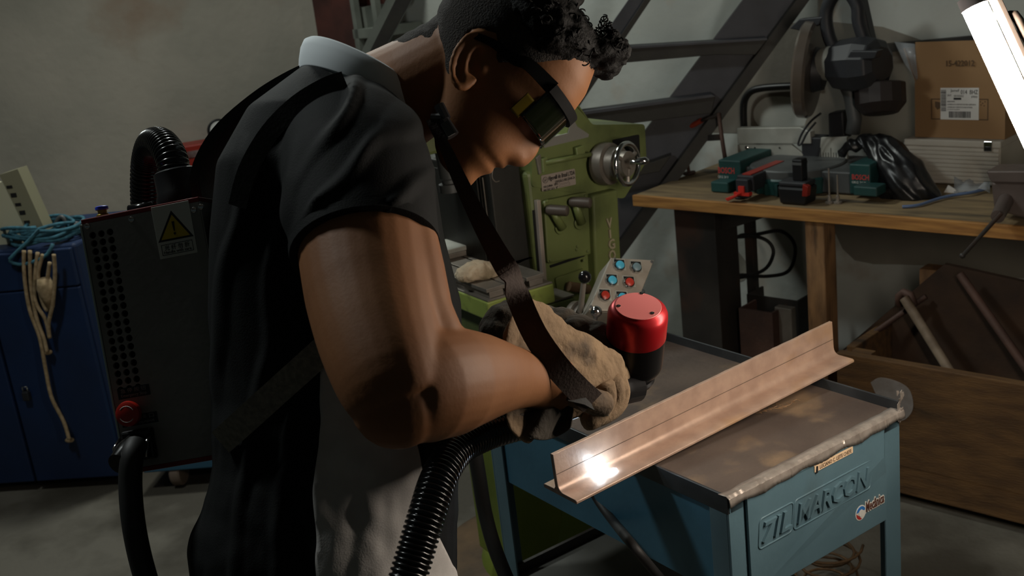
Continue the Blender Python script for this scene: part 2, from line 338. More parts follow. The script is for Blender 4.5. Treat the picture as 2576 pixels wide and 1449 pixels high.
for pts in ([(1480, 128), (1930, 100), (1900, 138), (1800, 138), (1480, 166)], [(1400, 296), (1550, 277), (1800, 242), (1790, 285), (1400, 335)],
            [(1250, 470), (1640, 408), (1690, 390), (1660, 432), (1250, 505)]):
    slab('tread', pts, M['stair_dark'], -.06, .05, st, bevel=.002)
slab('tread_lip', [(1400, 290), (1790, 238), (1800, 243), (1400, 298)], M['stair_grey'], -.075, .07, st)
slab('tread_lip', [(1480, 123), (1930, 96), (1930, 101), (1480, 129)], M['stair_grey'], -.075, .07, st)
diag('handrail', (1010, -30), (930, 130), (1050, -30), (950, 150), -.1, .04, M['stair_dark'], 1.8, -.25)
diag('handrail_post', (985, -30), (890, 170), (1010, -30), (915, 160), .2, .03, M['shelf_grey'], 1.8, -.25)
A, C = np.array(SP.p(970, 60, -.1)), np.array(SP.p(930, 130, -.1)); A = A+(C-A)*((-.2-A[2])/(C[2]-A[2])); MB(SP).box(A[0]-.03, A[0]+.03, -.1, .25, -BZ, -.2).build('newel_post', M['stair_dark'], st, bevel=.003)

# grey rack further back, seen between column and neck
rk = thing('storage_rack', 'pale grey steel rack beside the red-oxide column, mostly hidden by the man', 'rack', B.w((B.p(930, 100, .35)[0], .35, -BZ)), B)
for x0, x1, nm in ((888, 897, 'post'), (940, 951, 'post')):
    P0 = B.p(x0, 60, .35)[0]; P1 = B.p(x1, 60, .35)[0]; MB(B).box(P0, P1, .35, .38, -BZ, 1.5).build(nm, M['shelf_grey'], rk)
for y in (-60, 86, 240, 420):
    A_ = B.p(888, y, .35); C_ = B.p(955, y-8, .35); MB(B).box(A_[0], C_[0], .35, .6, A_[2]-.02, A_[2]+.02).build('shelf_board', M['shelf_grey'], rk)
for (x, y, w_, h_) in ((905, 78, 12, 60), (912, 140, 14, 50)):
    A_ = B.p(x-w_, y, .4); C_ = B.p(x+w_, y-h_, .4); MB(B).box(A_[0], C_[0], .4, .55, A_[2], C_[2]).build('panel', M['shelf_grey'], rk)

# ================================================================== WORKBENCH
wb = thing('workbench', 'long wooden workbench along the white wall, crowded with tools', 'workbench', B.w((1, .3, -BZ)), B)
MB(B).box(0, 2.1, .015, .6, -.034, 0).build('worktop', M['wood_top'], wb, bevel=.002)
MB(B).box(0, 2.1, 0, .015, -.036, .001).build('front_edge', M['wood_edge'], wb, bevel=.002)
def postbox(x0, x1, y, q, dq, name, mt, z1=-.036, parent=wb, z0=-BZ):
    a_ = B.p(x0, y, q)[0]; b_ = B.p(x1, y, q)[0]; return MB(B).box(a_, b_, q, q+dq, z0, z1).build(name, mt, parent, bevel=.003)
postbox(2024, 2072, 560, .02, .07, 'wooden_leg', M['wood_leg'])
a_ = B.p(1700, 560, .10)[0]
lg = MB(B); s0, s1 = a_-.005, a_+.11
lg.box(s0, s1, .10, .115, -BZ, -.036); lg.box(s0, s1, .215, .23, -BZ, -.036); lg.box(s1-.06, s1-.045, .115, .215, -BZ, -.036); lg.box(s1-.002, s1+.045, .10, .23, -BZ, -.036)
lg.build('steel_leg', M['black_steel'], wb, bevel=.002)
g = MB(B); P = [B.p(1805, 540, .14), B.p(1985, 535, .14), B.p(1930, 545, .14), B.p(1812, 583, .14)]
g.prism(P, (0, .03, 0)).build('gusset', M['black_steel'], wb)
postbox(1872, 1893, 600, .45, .03, 'steel_upright', M['black_steel'])

def coil(fr, pts, r, mt, name, label, cat, n=8, parent=None):
    pts = [np.asarray(p) for p in pts]; out = []
    for i in range(len(pts)-1):                       # catmull-rom
        p0, p1, p2, p3 = pts[max(i-1, 0)], pts[i], pts[i+1], pts[min(i+2, len(pts)-1)]
        for t in np.linspace(0, 1, 8, endpoint=False):
            out.append(.5*((2*p1)+(-p0+p2)*t+(2*p0-5*p1+4*p2-p3)*t*t+(-p0+3*p1-3*p2+p3)*t**3))
    out.append(pts[-1]); o = MB(fr).tube(out, r, n).build(name, mt, parent, smooth=True)
    return tag(o, label, cat) if label else o
coil(B, [B.p(x, y, q) for x, y, q in [(1790, 570, .40), (1850, 595, .41), (1900, 590, .42), (1965, 582, .42), (2000, 620, .42), (1985, 680, .42), (1930, 695, .41), (1860, 692, .40), (1805, 705, .39), (1790, 690, .39),
      (1850, 600, .40), (1900, 595, .41), (1935, 610, .42), (1945, 640, .42), (1920, 680, .42), (1850, 700, .4), (1790, 695, .39)]], .0065, M['rubber'],
     'power_cable', 'black cable looped around the upright under the bench', 'cable')
# steel channel offcuts under the bench
def channel(name, label, x0, x1, ytop, q, mt, h=-BZ, dpt=.1):
    a_ = B.p(x0, ytop, q); b_ = B.p(x1, ytop, q); m = MB(B); z1 = a_[2]
    m.box(a_[0], b_[0], q, q+.008, h, z1); m.box(a_[0], a_[0]+.008, q+.008, q+dpt, h, z1+.0); m.box(b_[0]-.008, b_[0], q+.008, q+dpt, h, z1)
    return tag(m.build(name, mt), label, 'steel offcut')
channel('steel_channel', 'short rusty steel channel standing upright under the bench', 1858, 1942, 775, .16, M['rust_steel'])
channel('steel_channel', 'taller dark steel channel behind the short rusty one under the bench', 1878, 2006, 740, .32, M['black_steel'])
a_ = B.p(1948, 772, .2); b_ = B.p(1990, 772, .2)
tag(MB(B).box(a_[0], b_[0], .2, .23, -BZ, a_[2]).build('steel_bar', M['raw_steel'], bevel=.002), 'bare grey steel bar beside the rusty channel under the bench', 'steel offcut')

# ------------------------------------------------------------------ wooden crate, lower right
CR = Fr(B.w((0, -.17, -BZ)), B.ex)
cr = thing('wooden_crate', 'large low crate of brown planks in the lower right, a white paint smear on it', 'crate', CR.w((1.1, 0, 0)), CR)
def plank(xa, ya, yb, off, zlo=None):
    a_ = CR.p(xa, ya, off); b_ = CR.p(xa, yb, off); return a_[2], b_[2]
z_t, z_m = plank(2400, 938, 1210, 0); s_l = CR.p(2104, 905, 0)[0]
for z0, z1, o_ in ((z_m+.006, z_t, 0), (.16, z_m, .003), (.03, .154, .001)):
    m = MB(CR); m.box(s_l, 2.2, o_, o_+.028, z0, z1); m.build('plank', M['crate_wood'], cr, bevel=.003)
for s0 in (s_l+.03, 1.75): MB(CR).box(s0, s0+.06, .031, .06, .0, z_t).build('batten', M['crate_wood'], cr, bevel=.002)
for z0, z1 in ((.03, z_m), (z_m+.006, z_t)): MB(CR).box(s_l, s_l+.028, .06, .5, z0, z1).build('end_plank', M['crate_wood'], cr, bevel=.003)
MB(CR).box(s_l+.028, 2.2, .06, .6, .03, .05).build('floor_board', M['ply_dark'], cr)
# dry white paint smear
m = MB(CR); n = 26; c_ = CR.p(2238, 990, 0); ring = []
sh = [(2190, 962), (2215, 950), (2262, 962), (2290, 985), (2296, 1030), (2270, 1058), (2232, 1046), (2212, 1010)]
P = catm([CR.p(x, y, -.0012) for x, y in sh]+[CR.p(*sh[0], -.0012)], 4)[:-1]
m.prism(P, (0, .002, 0)).build('paint_smear', mat('white_paint_smear', '#958f8c', .85, 0, '#857d78', 30, 6, .1, 80), cr)
# things standing in the crate
lp = MB(B); lp.prism([B.p(x, y, .12) for x, y in [(2090, 905), (2375, 665), (2600, 715), (2600, 1100), (2090, 1100)]], (0, .018, 0))
tag(lp.build('plywood_sheet', M['ply_dark']), 'dark plywood sheet with a slanted top edge leaning behind the crate planks', 'board')
m = MB(B); m.box(B.p(2312, 690, .2)[0], B.p(2368, 690, .2)[0], .2, .26, -.78, B.p(2312, 676, .2)[2]); tag(m.build('wooden_post', M['wood_leg'], bevel=.003), 'short brown wooden post rising behind the dark plywood sheet', 'post')
def rod(p, q_, r, mt, name, label, cat): return tag(MB(B).cyl(p, q_, r, n=12).build(name, mt, smooth='auto'), label, cat)
rod(B.p(2275, 750, .02), B.p(2425, 990, -.05), .014, mat('worn_pale_handle', '#8d7d6a', .6, 0, '#5d4c3c', 14), 'tool_handle', 'pale worn pipe handle slanting out of the crate', 'handle')
tag(MB(B).tube([B.p(2262, 770, .05), B.p(2262, 745, .05), B.p(2274, 735, .045), B.p(2290, 742, .04), B.p(2300, 770, .035)], .012, 10).build('hook', M['rust_steel'], smooth=True), 'rusty hooked pipe end leaning on the pale handle in the crate', 'pipe')
rod(B.p(2415, 690, .05), B.p(2640, 1010, -.06), .012, M['rust_steel'], 'steel_pipe', 'long dark pipe slanting across the plywood at the right', 'pipe')
rod(B.p(2110, 900, .0), B.p(2330, 745, .09), .008, M['rust_steel'], 'steel_rod', 'thin rod along the slanted edge of the plywood sheet', 'rod')

# ================================================================== THINGS ON THE BENCH
# ---- mitre saw
ms = thing('mitre_saw', 'teal and black mitre saw with bare metal fence and smoky blade guard', 'mitre saw', B.w((.47, .3, 0)), B)
def foot(x0, x1, ya, yb, q, dq, mt, nm, par=ms, bev=.004):
    a_ = B.p(x0, ya, q); b_ = B.p(x1, yb, q); return MB(B).box(a_[0], b_[0], q, q+dq, max(.0005, b_[2]), a_[2]).build(nm, mt, par, bevel=bev)
bl = foot(1806, 1866, 402, 484, .16, .2, M['bosch_green'], 'base_wing'); foot(1787, 1832, 457, 486, .11, .06, M['bosch_green'], 'base_foot')
br = foot(2136, 2190, 412, 492, .16, .2, M['bosch_green'], 'base_wing'); foot(2146, 2206, 468, 496, .11, .06, M['bosch_green'], 'base_foot')
MB(B).box(B.p(1860, 410, .19)[0], B.p(2140, 410, .19)[0], .19, .42, .004, .072).build('base_bridge', M['tool_grey'], ms, bevel=.005)
tt = B.p(1995, 420, .24)
MB(B).lathe((tt[0], .27, .003), (0, 0, 1), [(0, .15), (.045, .155), (.05, .15)], 40).build('quadrant', M['bosch_green'], ms, smooth='auto')
MB(B).lathe((tt[0], .27, .053), (0, 0, 1), [(0, .15), (.022, .15), (.026, .145)], 40).build('turntable', M['tool_grey'], ms, smooth='auto')
for k in range(9):                                    # grip ribs on the quadrant rim
    t = math.radians(-150+k*13); MB(B).box(-.006, .006, -.006, .006, .004, .044)
    c_ = (tt[0]+.156*math.cos(t), .27+.156*math.sin(t)); MB(B).box(c_[0]-.005, c_[0]+.005, c_[1]-.006, c_[1]+.006, .004, .04).build('rib', M['bosch_green'], ms)
arm = MB(B); arm.box(.375, .435, .05, .3, .03, .078); ar = arm.build('mitre_arm', M['tool_dark'], ms, bevel=.004)
MB(B).box(.39, .42, .06, .26, .078, .081).build('kerf_plate', M['red_paint'], ar)
MB(B).box(.383, .427, .03, .05, .012, .07).build('lock_housing', M['tool_dark'], ar, bevel=.003)
MB(B).prism([(.378, .045, .02), (.432, .045, .02), (.432, .045, .03), (.378, .045, .03)], (0, -.02, 0)).build('lock_bar', M['red_plastic'], ar)
MB(B).prism([(.37, .03, .006), (.405, .03, .024), (.405, .03, .03), (.36, .03, .014)], (0, -.03, 0)).build('lock_lever', M['red_plastic'], ar, bevel=.002)
MB(B).box(.395, .415, .024, .03, .03, .05).build('lock_tongue', M['red_plastic'], ar)
# fence
for pts in ([(1855, 362), (2036, 362), (2036, 394), (1858, 394)],):
    MB(B).prism([B.p(x, y, .35) for x, y in [(1855, 364), (1990, 364), (2035, 400), (1856, 396)]], (0, .012, 0)).build('fence', M['alu'], ms, bevel=.001)
MB(B).prism([B.p(x, y, .345) for x, y in [(1853, 322), (2012, 320), (2038, 332), (2040, 362), (1855, 362)]], (0, .03, 0)).build('fence', M['alu'], ms, bevel=.003)
MB(B).prism([B.p(x, y, .35) for x, y in [(2065, 346), (2130, 344), (2130, 402), (2060, 400)]], (0, .012, 0)).build('fence', M['alu'], ms, bevel=.001)
for i in range(10):
    x = 2064+i*6.5; l_ = 26 if i % 4 == 0 else 14; a_ = B.p(x, 398, .3495); b_ = B.p(x+1.2, 398-l_, .3495); MB(B).box(a_[0], a_[0]+.0016, .3492, .35, a_[2], b_[2]).build('scale_mark', M['ink'], ms)
MB(B).lathe(B.p(1879, 371, .349), (0, -1, 0), [(0, .0065), (.004, .0065), (.006, .004)], 12).build('bolt', M['chrome'], ms, smooth='auto')
for x in (1899, 1961): MB(B).lathe(B.p(x, 372, .3485), (0, -1, 0), [(0, .003), (.001, .003)], 10).build('screw_hole', M['void'], ms)
MB(B).box(B.p(2020, 380, .36)[0], B.p(2070, 380, .36)[0], .35, .41, .07, .14).build('pivot_block', M['tool_dark'], ms, bevel=.004)
# blade guard: a flat drum seen edge on, blade inside
gc = B.p(2040, 175, .30); gax = nrm(np.array([.9, .27, -.1]))
MB(B).lathe(np.array(gc)-gax*.03, gax, [(0, .10), (.0, .142), (.008, .150), (.034, .150), (.042, .143), (.042, .06)], 44).build('blade_guard', M['guard'], ms, smooth='auto')
MB(B).lathe(np.array(gc)+gax*.013, gax, [(0, .07), (.03, .06), (.03, .03)], 30).build('guard_hub', M['tool_dark'], ms, smooth='auto')
lk = B.p(2035, 310, .25)
MB(B).tube(catm([B.p(x, y, .27) for x, y in [(2065, 285), (2040, 305), (2018, 335), (2008, 362), (2016, 362), (2030, 335), (2052, 308)]], 5), .0035, 6).build('guard_link', M['tool_dark'], ms, smooth=True)
# motor
mc = B.p(2170, 190, .30); max_ = nrm(np.array([1.0, -.2, .05]))
MB(B).lathe(np.array(B.p(2075, 160, .30)), max_, [(0, .03), (.0, .05), (.03, .055), (.075, .05)], 24).build('gear_case', M['alu'], ms, smooth='auto')
mo = MB(B).lathe(np.array(B.p(2105, 165, .31)), max_, [(0, .05), (.01, .075), (.10, .085), (.15, .075), (.165, .05)], 10).build('motor', M['tool_dark'], ms, bevel=.006)
MB(B).prism([B.p(x, y, .215) for x, y in [(2132, 142), (2140, 128), (2208, 128), (2200, 148), (2134, 152)]], (0, .04, 0)).build('motor_vent', M['tool_dark'], mo, bevel=.003)
MB(B).lathe(B.p(2215, 262, .30), (.15, -.25, -1), [(-.06, .075), (.0, .075), (.03, .05)], 14).build('motor_tail', mat('tool_brown_shadow', '#261e1c', .55), ms, bevel=.005)
# handle loop, arm and link
hd = MB(B); hd.tube(catm([B.p(x, y, .3) for x, y in [(2105, 135), (2085, 90), (2078, 40), (2090, 0), (2120, -30), (2155, 10), (2160, 55), (2178, 110)]], 6), .02, 10)
hd.build('handle', M['tool_dark'], ms, smooth=True)
MB(B).prism([B.p(x, y, .31) for x, y in [(2130, -40), (2160, -40), (2192, 105), (2160, 110)]], (0, .04, 0)).build('handle_grip', M['tool_dark'], ms, bevel=.006)
MB(B).prism([B.p(x, y, .38) for x, y in [(2082, 285), (2120, 280), (2126, 350), (2084, 352)]], (0, .05, 0)).build('swing_arm', M['tool_dark'], ms, bevel=.006)
MB(B).tube([B.p(x, y, .33) for x, y in [(2110, 170), (2140, 240), (2150, 300), (2145, 335)]], .022, 10).build('pivot_arm', M['tool_grey'], ms, smooth=True)
MB(B).prism([B.p(x, y, .28) for x, y in [(1985, 72), (2010, 48), (2070, 42), (2060, 62), (2025, 80)]], (0, .03, 0)).build('guard_bracket', M['tool_dark'], ms, bevel=.003)
# printed names on the base
ftext(B, 'BOSCH', 1806, 420, 1848, 438, .1595, M['ink_red'], bl, bold=.02); ftext(B, 'GKG 24 V', 1806, 441, 1833, 449, .1595, M['ink_white'], bl)
ftext(B, 'BOSCH', 2143, 438, 2186, 454, .1595, M['ink_red'], br, bold=.02); ftext(B, 'GKG 24 V', 2143, 455, 2178, 463, .1595, M['ink_white'], br)

# ---- quick clamp standing behind the left end of the saw
qc = thing('bar_clamp', 'dark bar clamp with red handle propped at the left end of the saw', 'clamp', B.w(B.p(1735, 440, .34)), B)
MB(B).tube([B.p(1808, 285, .3), B.p(1815, 340, .27), B.p(1825, 405, .24)], .007, 8).build('bar', M['rust_steel'], qc, smooth=True)
MB(B).cyl(B.p(1718, 330, .33), B.p(1733, 436, .33), .006).build('spindle', M['rust_steel'], qc)
MB(B).lathe(B.p(1733, 432, .33), (.1, 0, -1), [(0, .022), (.006, .024), (.01, .018)], 14).build('swivel_pad', M['rust_steel'], qc)
MB(B).ribbon([B.p(1705, 360, .325), B.p(1760, 348, .31), B.p(1812, 345, .29)], (0, 0, 1), .02, .012).build('jaw', M['black_steel'], qc)
MB(B).cyl(B.p(1728, 323, .31), B.p(1765, 303, .31), .009).build('handle', mat('orange_red_grip', '#b0452e', .5), qc)
MB(B).cyl(B.p(1765, 303, .31), B.p(1812, 288, .3), .006).build('handle_stem', M['black_steel'], qc)
# ---- small things
tag(MB(B).lathe(B.pz(1862, 499, .0005), (0, 0, 1), [(0, .016), (.006, .018), (.012, .014)], 16).build('rubber_foot', M['rubber'], smooth='auto'), 'small black rubber puck near the bench edge', 'puck')
pk = thing('battery_pack', 'black cordless tool battery with tall stem standing on the bench edge', 'battery', B.w(B.pz(2030, 507, 0)), B)
bp0 = B.pz(1985, 503, 0)[0]; bq = .035
MB(B).prism([(bp0, bq, .001), (bp0+.085, bq, .001), (bp0+.092, bq, .055), (bp0-.008, bq, .055)], (0, .07, 0)).build('body', M['black_plastic'], pk, bevel=.008)
MB(B).box(bp0-.004, bp0+.088, bq+.004, bq+.066, .055, .07).build('clip_collar', M['tool_dark'], pk, bevel=.005)
MB(B).box(bp0+.035, bp0+.068, bq+.02, bq+.055, .07, .135).build('stem', M['black_plastic'], pk, bevel=.004)
MB(B).box(bp0+.036, bp0+.067, bq+.019, bq+.056, .118, .126).build('contact_band', M['tool_grey'], pk)
MB(B).prism([(bp0+.078, bq-.004, .03), (bp0+.094, bq-.002, .03), (bp0+.098, bq-.002, .06), (bp0+.082, bq-.004, .068)], (0, .02, 0)).build('release_button', M['red_paint'], pk, bevel=.002)
for x, h_, lb in ((2087, .105, 'taller of the two thin metal pins standing on the bench'), (2108, .085, 'shorter of the two thin metal pins standing on the bench')):
    p_ = B.pz(x, 511, 0.0005); o = MB(B).lathe(p_, (0, 0, 1), [(0, .013), (.005, .013), (.008, .006), (.022, .0055), (.024, .0028), (h_, .0022)], 14).build('steel_pin', M['raw_steel'], smooth='auto'); tag(o, lb, 'pin', 'thin metal pins')
# ---- black plastic bag
m = MB(B); bagp = [(2112, 392, .28, .012), (2135, 368, .28, .02), (2180, 358, .28, .026), (2225, 380, .27, .05), (2245, 415, .26, .068), (2265, 450, .24, .08), (2280, 478, .23, .078), (2335, 490, .24, .034), (2235, 485, .22, .045)]
pp = [(np.array(B.p(x, y, q)), r) for x, y, q, r in bagp]
for i in range(6):
    for t in np.linspace(0, 1, 4, endpoint=False): m.ball(pp[i][0]*(1-t)+pp[i+1][0]*t, pp[i][1]*(1-t)+pp[i+1][1]*t, (1, .8, 1))
for i in (6, 7, 8): m.ball(pp[i][0], pp[i][1], (1.1, .8, .8))
for t in np.linspace(0, 1, 4): m.ball(pp[6][0]*(1-t)+pp[7][0]*t, pp[6][1]*(1-t)+pp[7][1]*t, (1, .8, 1)); m.ball(pp[6][0]*(1-t)+pp[8][0]*t, pp[6][1]*(1-t)+pp[8][1]*t, (1, .8, 1))
rm = remesh(m, .004, 9); V = rm.v
for i in range(len(V)):
    l = B.loc(V[i]); u_ = np.array([l[0]*.69+l[2]*.72, l[1]*.6, (l[0]*.72-l[2]*.69)*.22])
    rdg = abs(fbm(u_, 24, 2)); V[i] += rm.n[i]*(.018*(.22-rdg))
    if V[i][2] < BZ+.001: V[i][2] = BZ+.001
tag(rm.build('plastic_bag', M['bag'], smooth=True), 'crumpled shiny black plastic bag slumped between saw and white case', 'bag')
# ---- white ribbed case
wc = thing('white_case', 'off-white ribbed case lying under the cardboard box on the bench', 'case', B.w((.93, .5, 0)), B)
c0 = B.p(2277, 347, .40); c1 = B.p(2518, 364, .40); cz = c0[2]-.004
MB(B).box(c0[0], c1[0], .40, .60, .001, cz).build('body', M['case'], wc, bevel=.004)
nr = 9
for k in range(nr):
    z0 = .004+(cz-.022)*k/nr; MB(B).box(c0[0]+.002, c1[0]-.004, .3965, .40, z0, z0+(cz-.022)/nr-.0022).build('rib', M['case'], wc, bevel=.0012)
MB(B).box(c0[0]-.002, c1[0]+.002, .394, .602, cz-.018, cz+.003).build('lid', M['case'], wc, bevel=.004)
a_ = B.p(2476, 355, .394); b_ = B.p(2496, 381, .394); lt = MB(B).box(a_[0], b_[0], .39, .394, b_[2], a_[2]).build('latch', M['chrome'], wc, bevel=.001)
MB(B).box(a_[0]+.003, b_[0]-.003, .388, .39, b_[2]+.002, (a_[2]+b_[2])/2-.001).build('latch_tongue', M['black_plastic'], lt)
# ---- cardboard box with raised flap
cb = thing('cardboard_box', 'open brown cardboard box with shipping label on top of the white case', 'box', B.w((.93, .52, cz+.004)), B)
zb = cz+.004; u0, u1 = B.p(2302, 320, .42)[0], B.p(2528, 320, .42)[0]; zt = B.p(2302, 207, .42)[2]; zf = B.p(2302, 107, .42)[2]
MB(B).box(u0, u1, .42, .424, zb, zt).build('front_panel', M['cardboard'], cb)
MB(B).box(u0, u1, .596, .6, zb, zt).build('back_panel', M['cardboard'], cb)
for s_ in (u0, u1-.004): MB(B).box(s_, s_+.004, .424, .596, zb, zt).build('side_panel', M['cardboard'], cb)
MB(B).box(u0+.004, u1-.004, .424, .596, zb, zb+.004).build('bottom_panel', M['cardboard'], cb)
MB(B).prism([(u0+.002, .42, zt), (u1-.002, .42, zt), (u1+.004, .428, zf), (u0-.001, .428, zf)], (0, .004, 0)).build('front_flap', M['cardboard'], cb)
MB(B).prism([(u0, .424, zt), (u0, .57, zt), (u0-.035, .56, zt+.09), (u0-.045, .44, zt+.10)], (.004, 0, 0)).build('side_flap', M['cardboard'], cb)
ftext(B, '15-422012', 2381, 152, 2452, 166, .4225, M['ink_faded'], cb, bold=.02, lift=.002)
a_ = B.p(2366, 221, .4195); b_ = B.p(2462, 302, .4195); lbp = MB(B).box(a_[0], b_[0], .4192, .42, b_[2], a_[2]).build('shipping_label', M['paper'], cb)
for s_, x0, y0, x1, y1 in (('014  BHZ', 2417, 226, 2460, 237), ('Jamef', 2391, 224, 2413, 233), ('SAO', 2383, 237, 2393, 242), ('03/10/2022', 2400, 239, 2424, 244), ('27022', 2443, 241, 2459, 246),
        ('REMETENTE', 2383, 254, 2402, 257), ('COMERCIO E IMPORTADORA LIMITADA', 2383, 261, 2455, 265), ('COMERCIO E SERVICOS INDUSTRIAIS', 2383, 268, 2446, 272), ('CONTAGEM', 2383, 274, 2414, 277)):
    ftext(B, s_, x0, y0, x1, y1, .4191, M['ink'], lbp, lift=.0002)
def bars(par, x0, y0, x1, y1, n, vert=True):
    a_ = B.p(x0, y0, .419); b_ = B.p(x1, y1, .419); m = MB(B); u = 0; xs = []
    while u < 1: wv = random.choice((.012, .02, .03)); xs.append((u, min(u+wv, 1))); u += wv+random.choice((.012, .02))
    for p_, q_ in xs:
        if vert: m.box(a_[0]+(b_[0]-a_[0])*p_, a_[0]+(b_[0]-a_[0])*q_, .4188, .4192, b_[2], a_[2])
        else: m.box(a_[0], b_[0], .4188, .4192, b_[2]+(a_[2]-b_[2])*p_, b_[2]+(a_[2]-b_[2])*q_)
    return m.build('barcode', M['ink'], par)
bars(lbp, 2387, 280, 2442, 297, 30); bars(lbp, 2367, 226, 2380, 280, 20, False)
MB(B).box(B.p(2399, 246, .419)[0], B.p(2418, 246, .419)[0], .4188, .4192, B.p(2399, 251, .419)[2], B.p(2399, 246, .419)[2]).build('printed_block', M['ink'], lbp)
fm = MB(B); a_ = B.p(2342, 248, .4197); b_ = B.p(2486, 303, .4197)
for x0, x1, z0, z1 in ((a_[0], b_[0], a_[2]-.003, a_[2]), (a_[0], b_[0], b_[2], b_[2]+.003), (a_[0], a_[0]+.003, b_[2], a_[2]), (b_[0]-.003, b_[0], b_[2], a_[2])): fm.box(x0, x1, .4196, .4201, z0, z1)
fm.build('printed_frame', M['ink_faded'], cb)
for i, (x, y) in enumerate(((2466, 256), (2472, 260), (2478, 256), (2468, 264), (2476, 266))): MB(B).lathe(B.p(x, y, .42), (0, -1, 0), [(0, .002), (.0004, .002)], 8).build('printed_drop', M['ink_faded'], cb)
MB(B).prism([B.p(x, y, .4198) for x, y in [(2352, 255), (2368, 258), (2366, 272), (2358, 276), (2352, 268)]], (0, .0004, 0)).build('printed_shield', M['ink_faded'], cb)
# loose film hanging from the box
m = MB(B); m.loft([[B.p(2250, 105, .45), B.p(2300, 110, .43), B.p(2303, 112, .43), B.p(2255, 108, .46)], [B.p(2275, 160, .44), B.p(2304, 150, .42), B.p(2305, 155, .42), B.p(2280, 165, .45)], [B.p(2303, 200, .42), B.p(2308, 190, .415), B.p(2309, 196, .415), B.p(2306, 203, .42)]])
tag(m.build('torn_film', M['clear'], smooth=True), 'torn clear packing film hanging at the left of the cardboard box', 'plastic film')
# ---- paper scrap, film and blue cable
m = MB(B); m.prism([B.p(x, y, .30) for x, y in [(2372, 488), (2385, 466), (2402, 476), (2412, 490)]], (0, .004, 0)); tag(m.build('paper_scrap', M['paper']), 'small crumpled white paper scrap in front of the case', 'paper')
m = MB(B); rows = []
for i in range(7):
    r_ = []
    for j in range(5):
        p_ = np.array(B.pz(2400+i*15, 486-j*6, .004)); p_[2] = .004+.018*abs(fbm((i*.7, j*.9, 3.1), 1, 2))*2; r_.append(p_)
    rows.append(r_)
vs = [p for r in rows for p in r]; m.add(vs, [(i*5+j, i*5+j+1, (i+1)*5+j+1, (i+1)*5+j) for i in range(6) for j in range(4)])
tag(m.build('plastic_film', M['clear'], smooth=True, solid=.0006), 'crumpled clear film beside the vise on the bench', 'plastic film')
coil(B, [B.pz(2270, 520, .005), B.pz(2310, 516, .006), B.pz(2360, 500, .007), B.pz(2400, 491, .008), B.pz(2440, 485, .01), B.pz(2480, 476, .008)], .0045, M['cable_blue'], 'blue_cable', 'short blue cable lying across the bench top', 'cable')
# ---- bench vise at the right
vs_ = thing('bench_vise', 'grey-brown bench vise at the right end of the bench', 'vise', B.w((1.2, .05, 0)), B)
q = .04
MB(B).prism([B.p(x, y, q) for x, y in [(2480, 430), (2600, 430), (2600, 462), (2495, 460), (2488, 452)]], (0, .09, 0)).build('jaw', M['vise'], vs_, bevel=.004)
MB(B).prism([B.p(x, y, q+.01) for x, y in [(2492, 458), (2600, 460), (2600, 555), (2500, 530)]], (0, .07, 0)).build('body', M['vise'], vs_, bevel=.006)
MB(B).cyl(B.p(2510, 545, -.06), B.p(2530, 505, .05), .017, .02).build('screw', M['vise'], vs_, smooth='auto')
MB(B).cyl(B.p(2420, 645, -.07), B.p(2520, 535, -.07), .0055).build('handle_bar', M['black_steel'], vs_, smooth='auto')
MB(B).ball(B.p(2421, 643, -.07), .008).build('handle_knob', M['black_steel'], vs_, smooth=True)
# ---- wall things
coil(B, [B.p(x, y, QW-.03) for x, y in [(1872, 330), (1870, 280), (1874, 250), (1890, 230), (1915, 222), (1960, 218), (2010, 216), (2060, 214)]], .013, M['black_plastic'], 'wall_conduit', 'thick black conduit bending along the wall behind the saw', 'conduit')
m = MB(B); a_ = B.p(2050, 150, QW-.02); b_ = B.p(2600, 78, QW-.02)
m.prism([B.p(x, y, QW-.03) for x, y in [(2150, 118), (2430, 92), (2620, 72), (2620, 92), (2430, 112), (2150, 140)]], (0, .025, 0)); tag(m.build('wall_shadow_bar', M['stair_dark']), 'dark bar on the wall above the cardboard box, standing in for a shadow line', 'rail')  # dark strip modelled in place of a shadow line across the wall
# lamp tube, upper right
T0 = at(2440, -8, 1.36); T1 = at(2444+665*.66, 2+1449*.66, 1.32); td = nrm(T1-T0); TL = np.linalg.norm(T1-T0)
lamp = thing('tube_lamp', 'bright slanting led tube lamp in the upper right corner', 'lamp', T1, WORLD)
MB().lathe(T0+td*.012, td, [(0, .0155), (TL-.024, .0155)], 20).build('led_tube', M['tube'], lamp, smooth='auto')
for p_ in (T0, T1-td*.014): MB().lathe(p_, td, [(0, .0162), (.014, .0162)], 20).build('end_cap', mat('pink_end_cap', '#e8d5d0', .4), lamp, smooth='auto')
side = nrm(np.cross(td, FWD)); side = side if side@RIGHT > 0 else -side
ch = Fr(T0+side*.029+FWD*.004, td, ez=side); m = MB(ch); m.box(-.08, TL+.03, -.008, .012, -.003, .004); m.build('channel', M['white_enamel'], lamp, bevel=.001)
coil(WORLD, [np.array([T0[0]+.03, T0[1]+.02, 3.3]), np.array([T0[0]+.03, T0[1]+.02, 2.4]), T0+side*.03+UP*.06, T0+side*.042+td*.05, T0+side*.052+td*.16, T0+side*.06+td*.3, T0+side*.07+td*.6], .006, mat('lamp_cord', '#5c5047', .6), 'lamp_cord', None, None, parent=lamp)
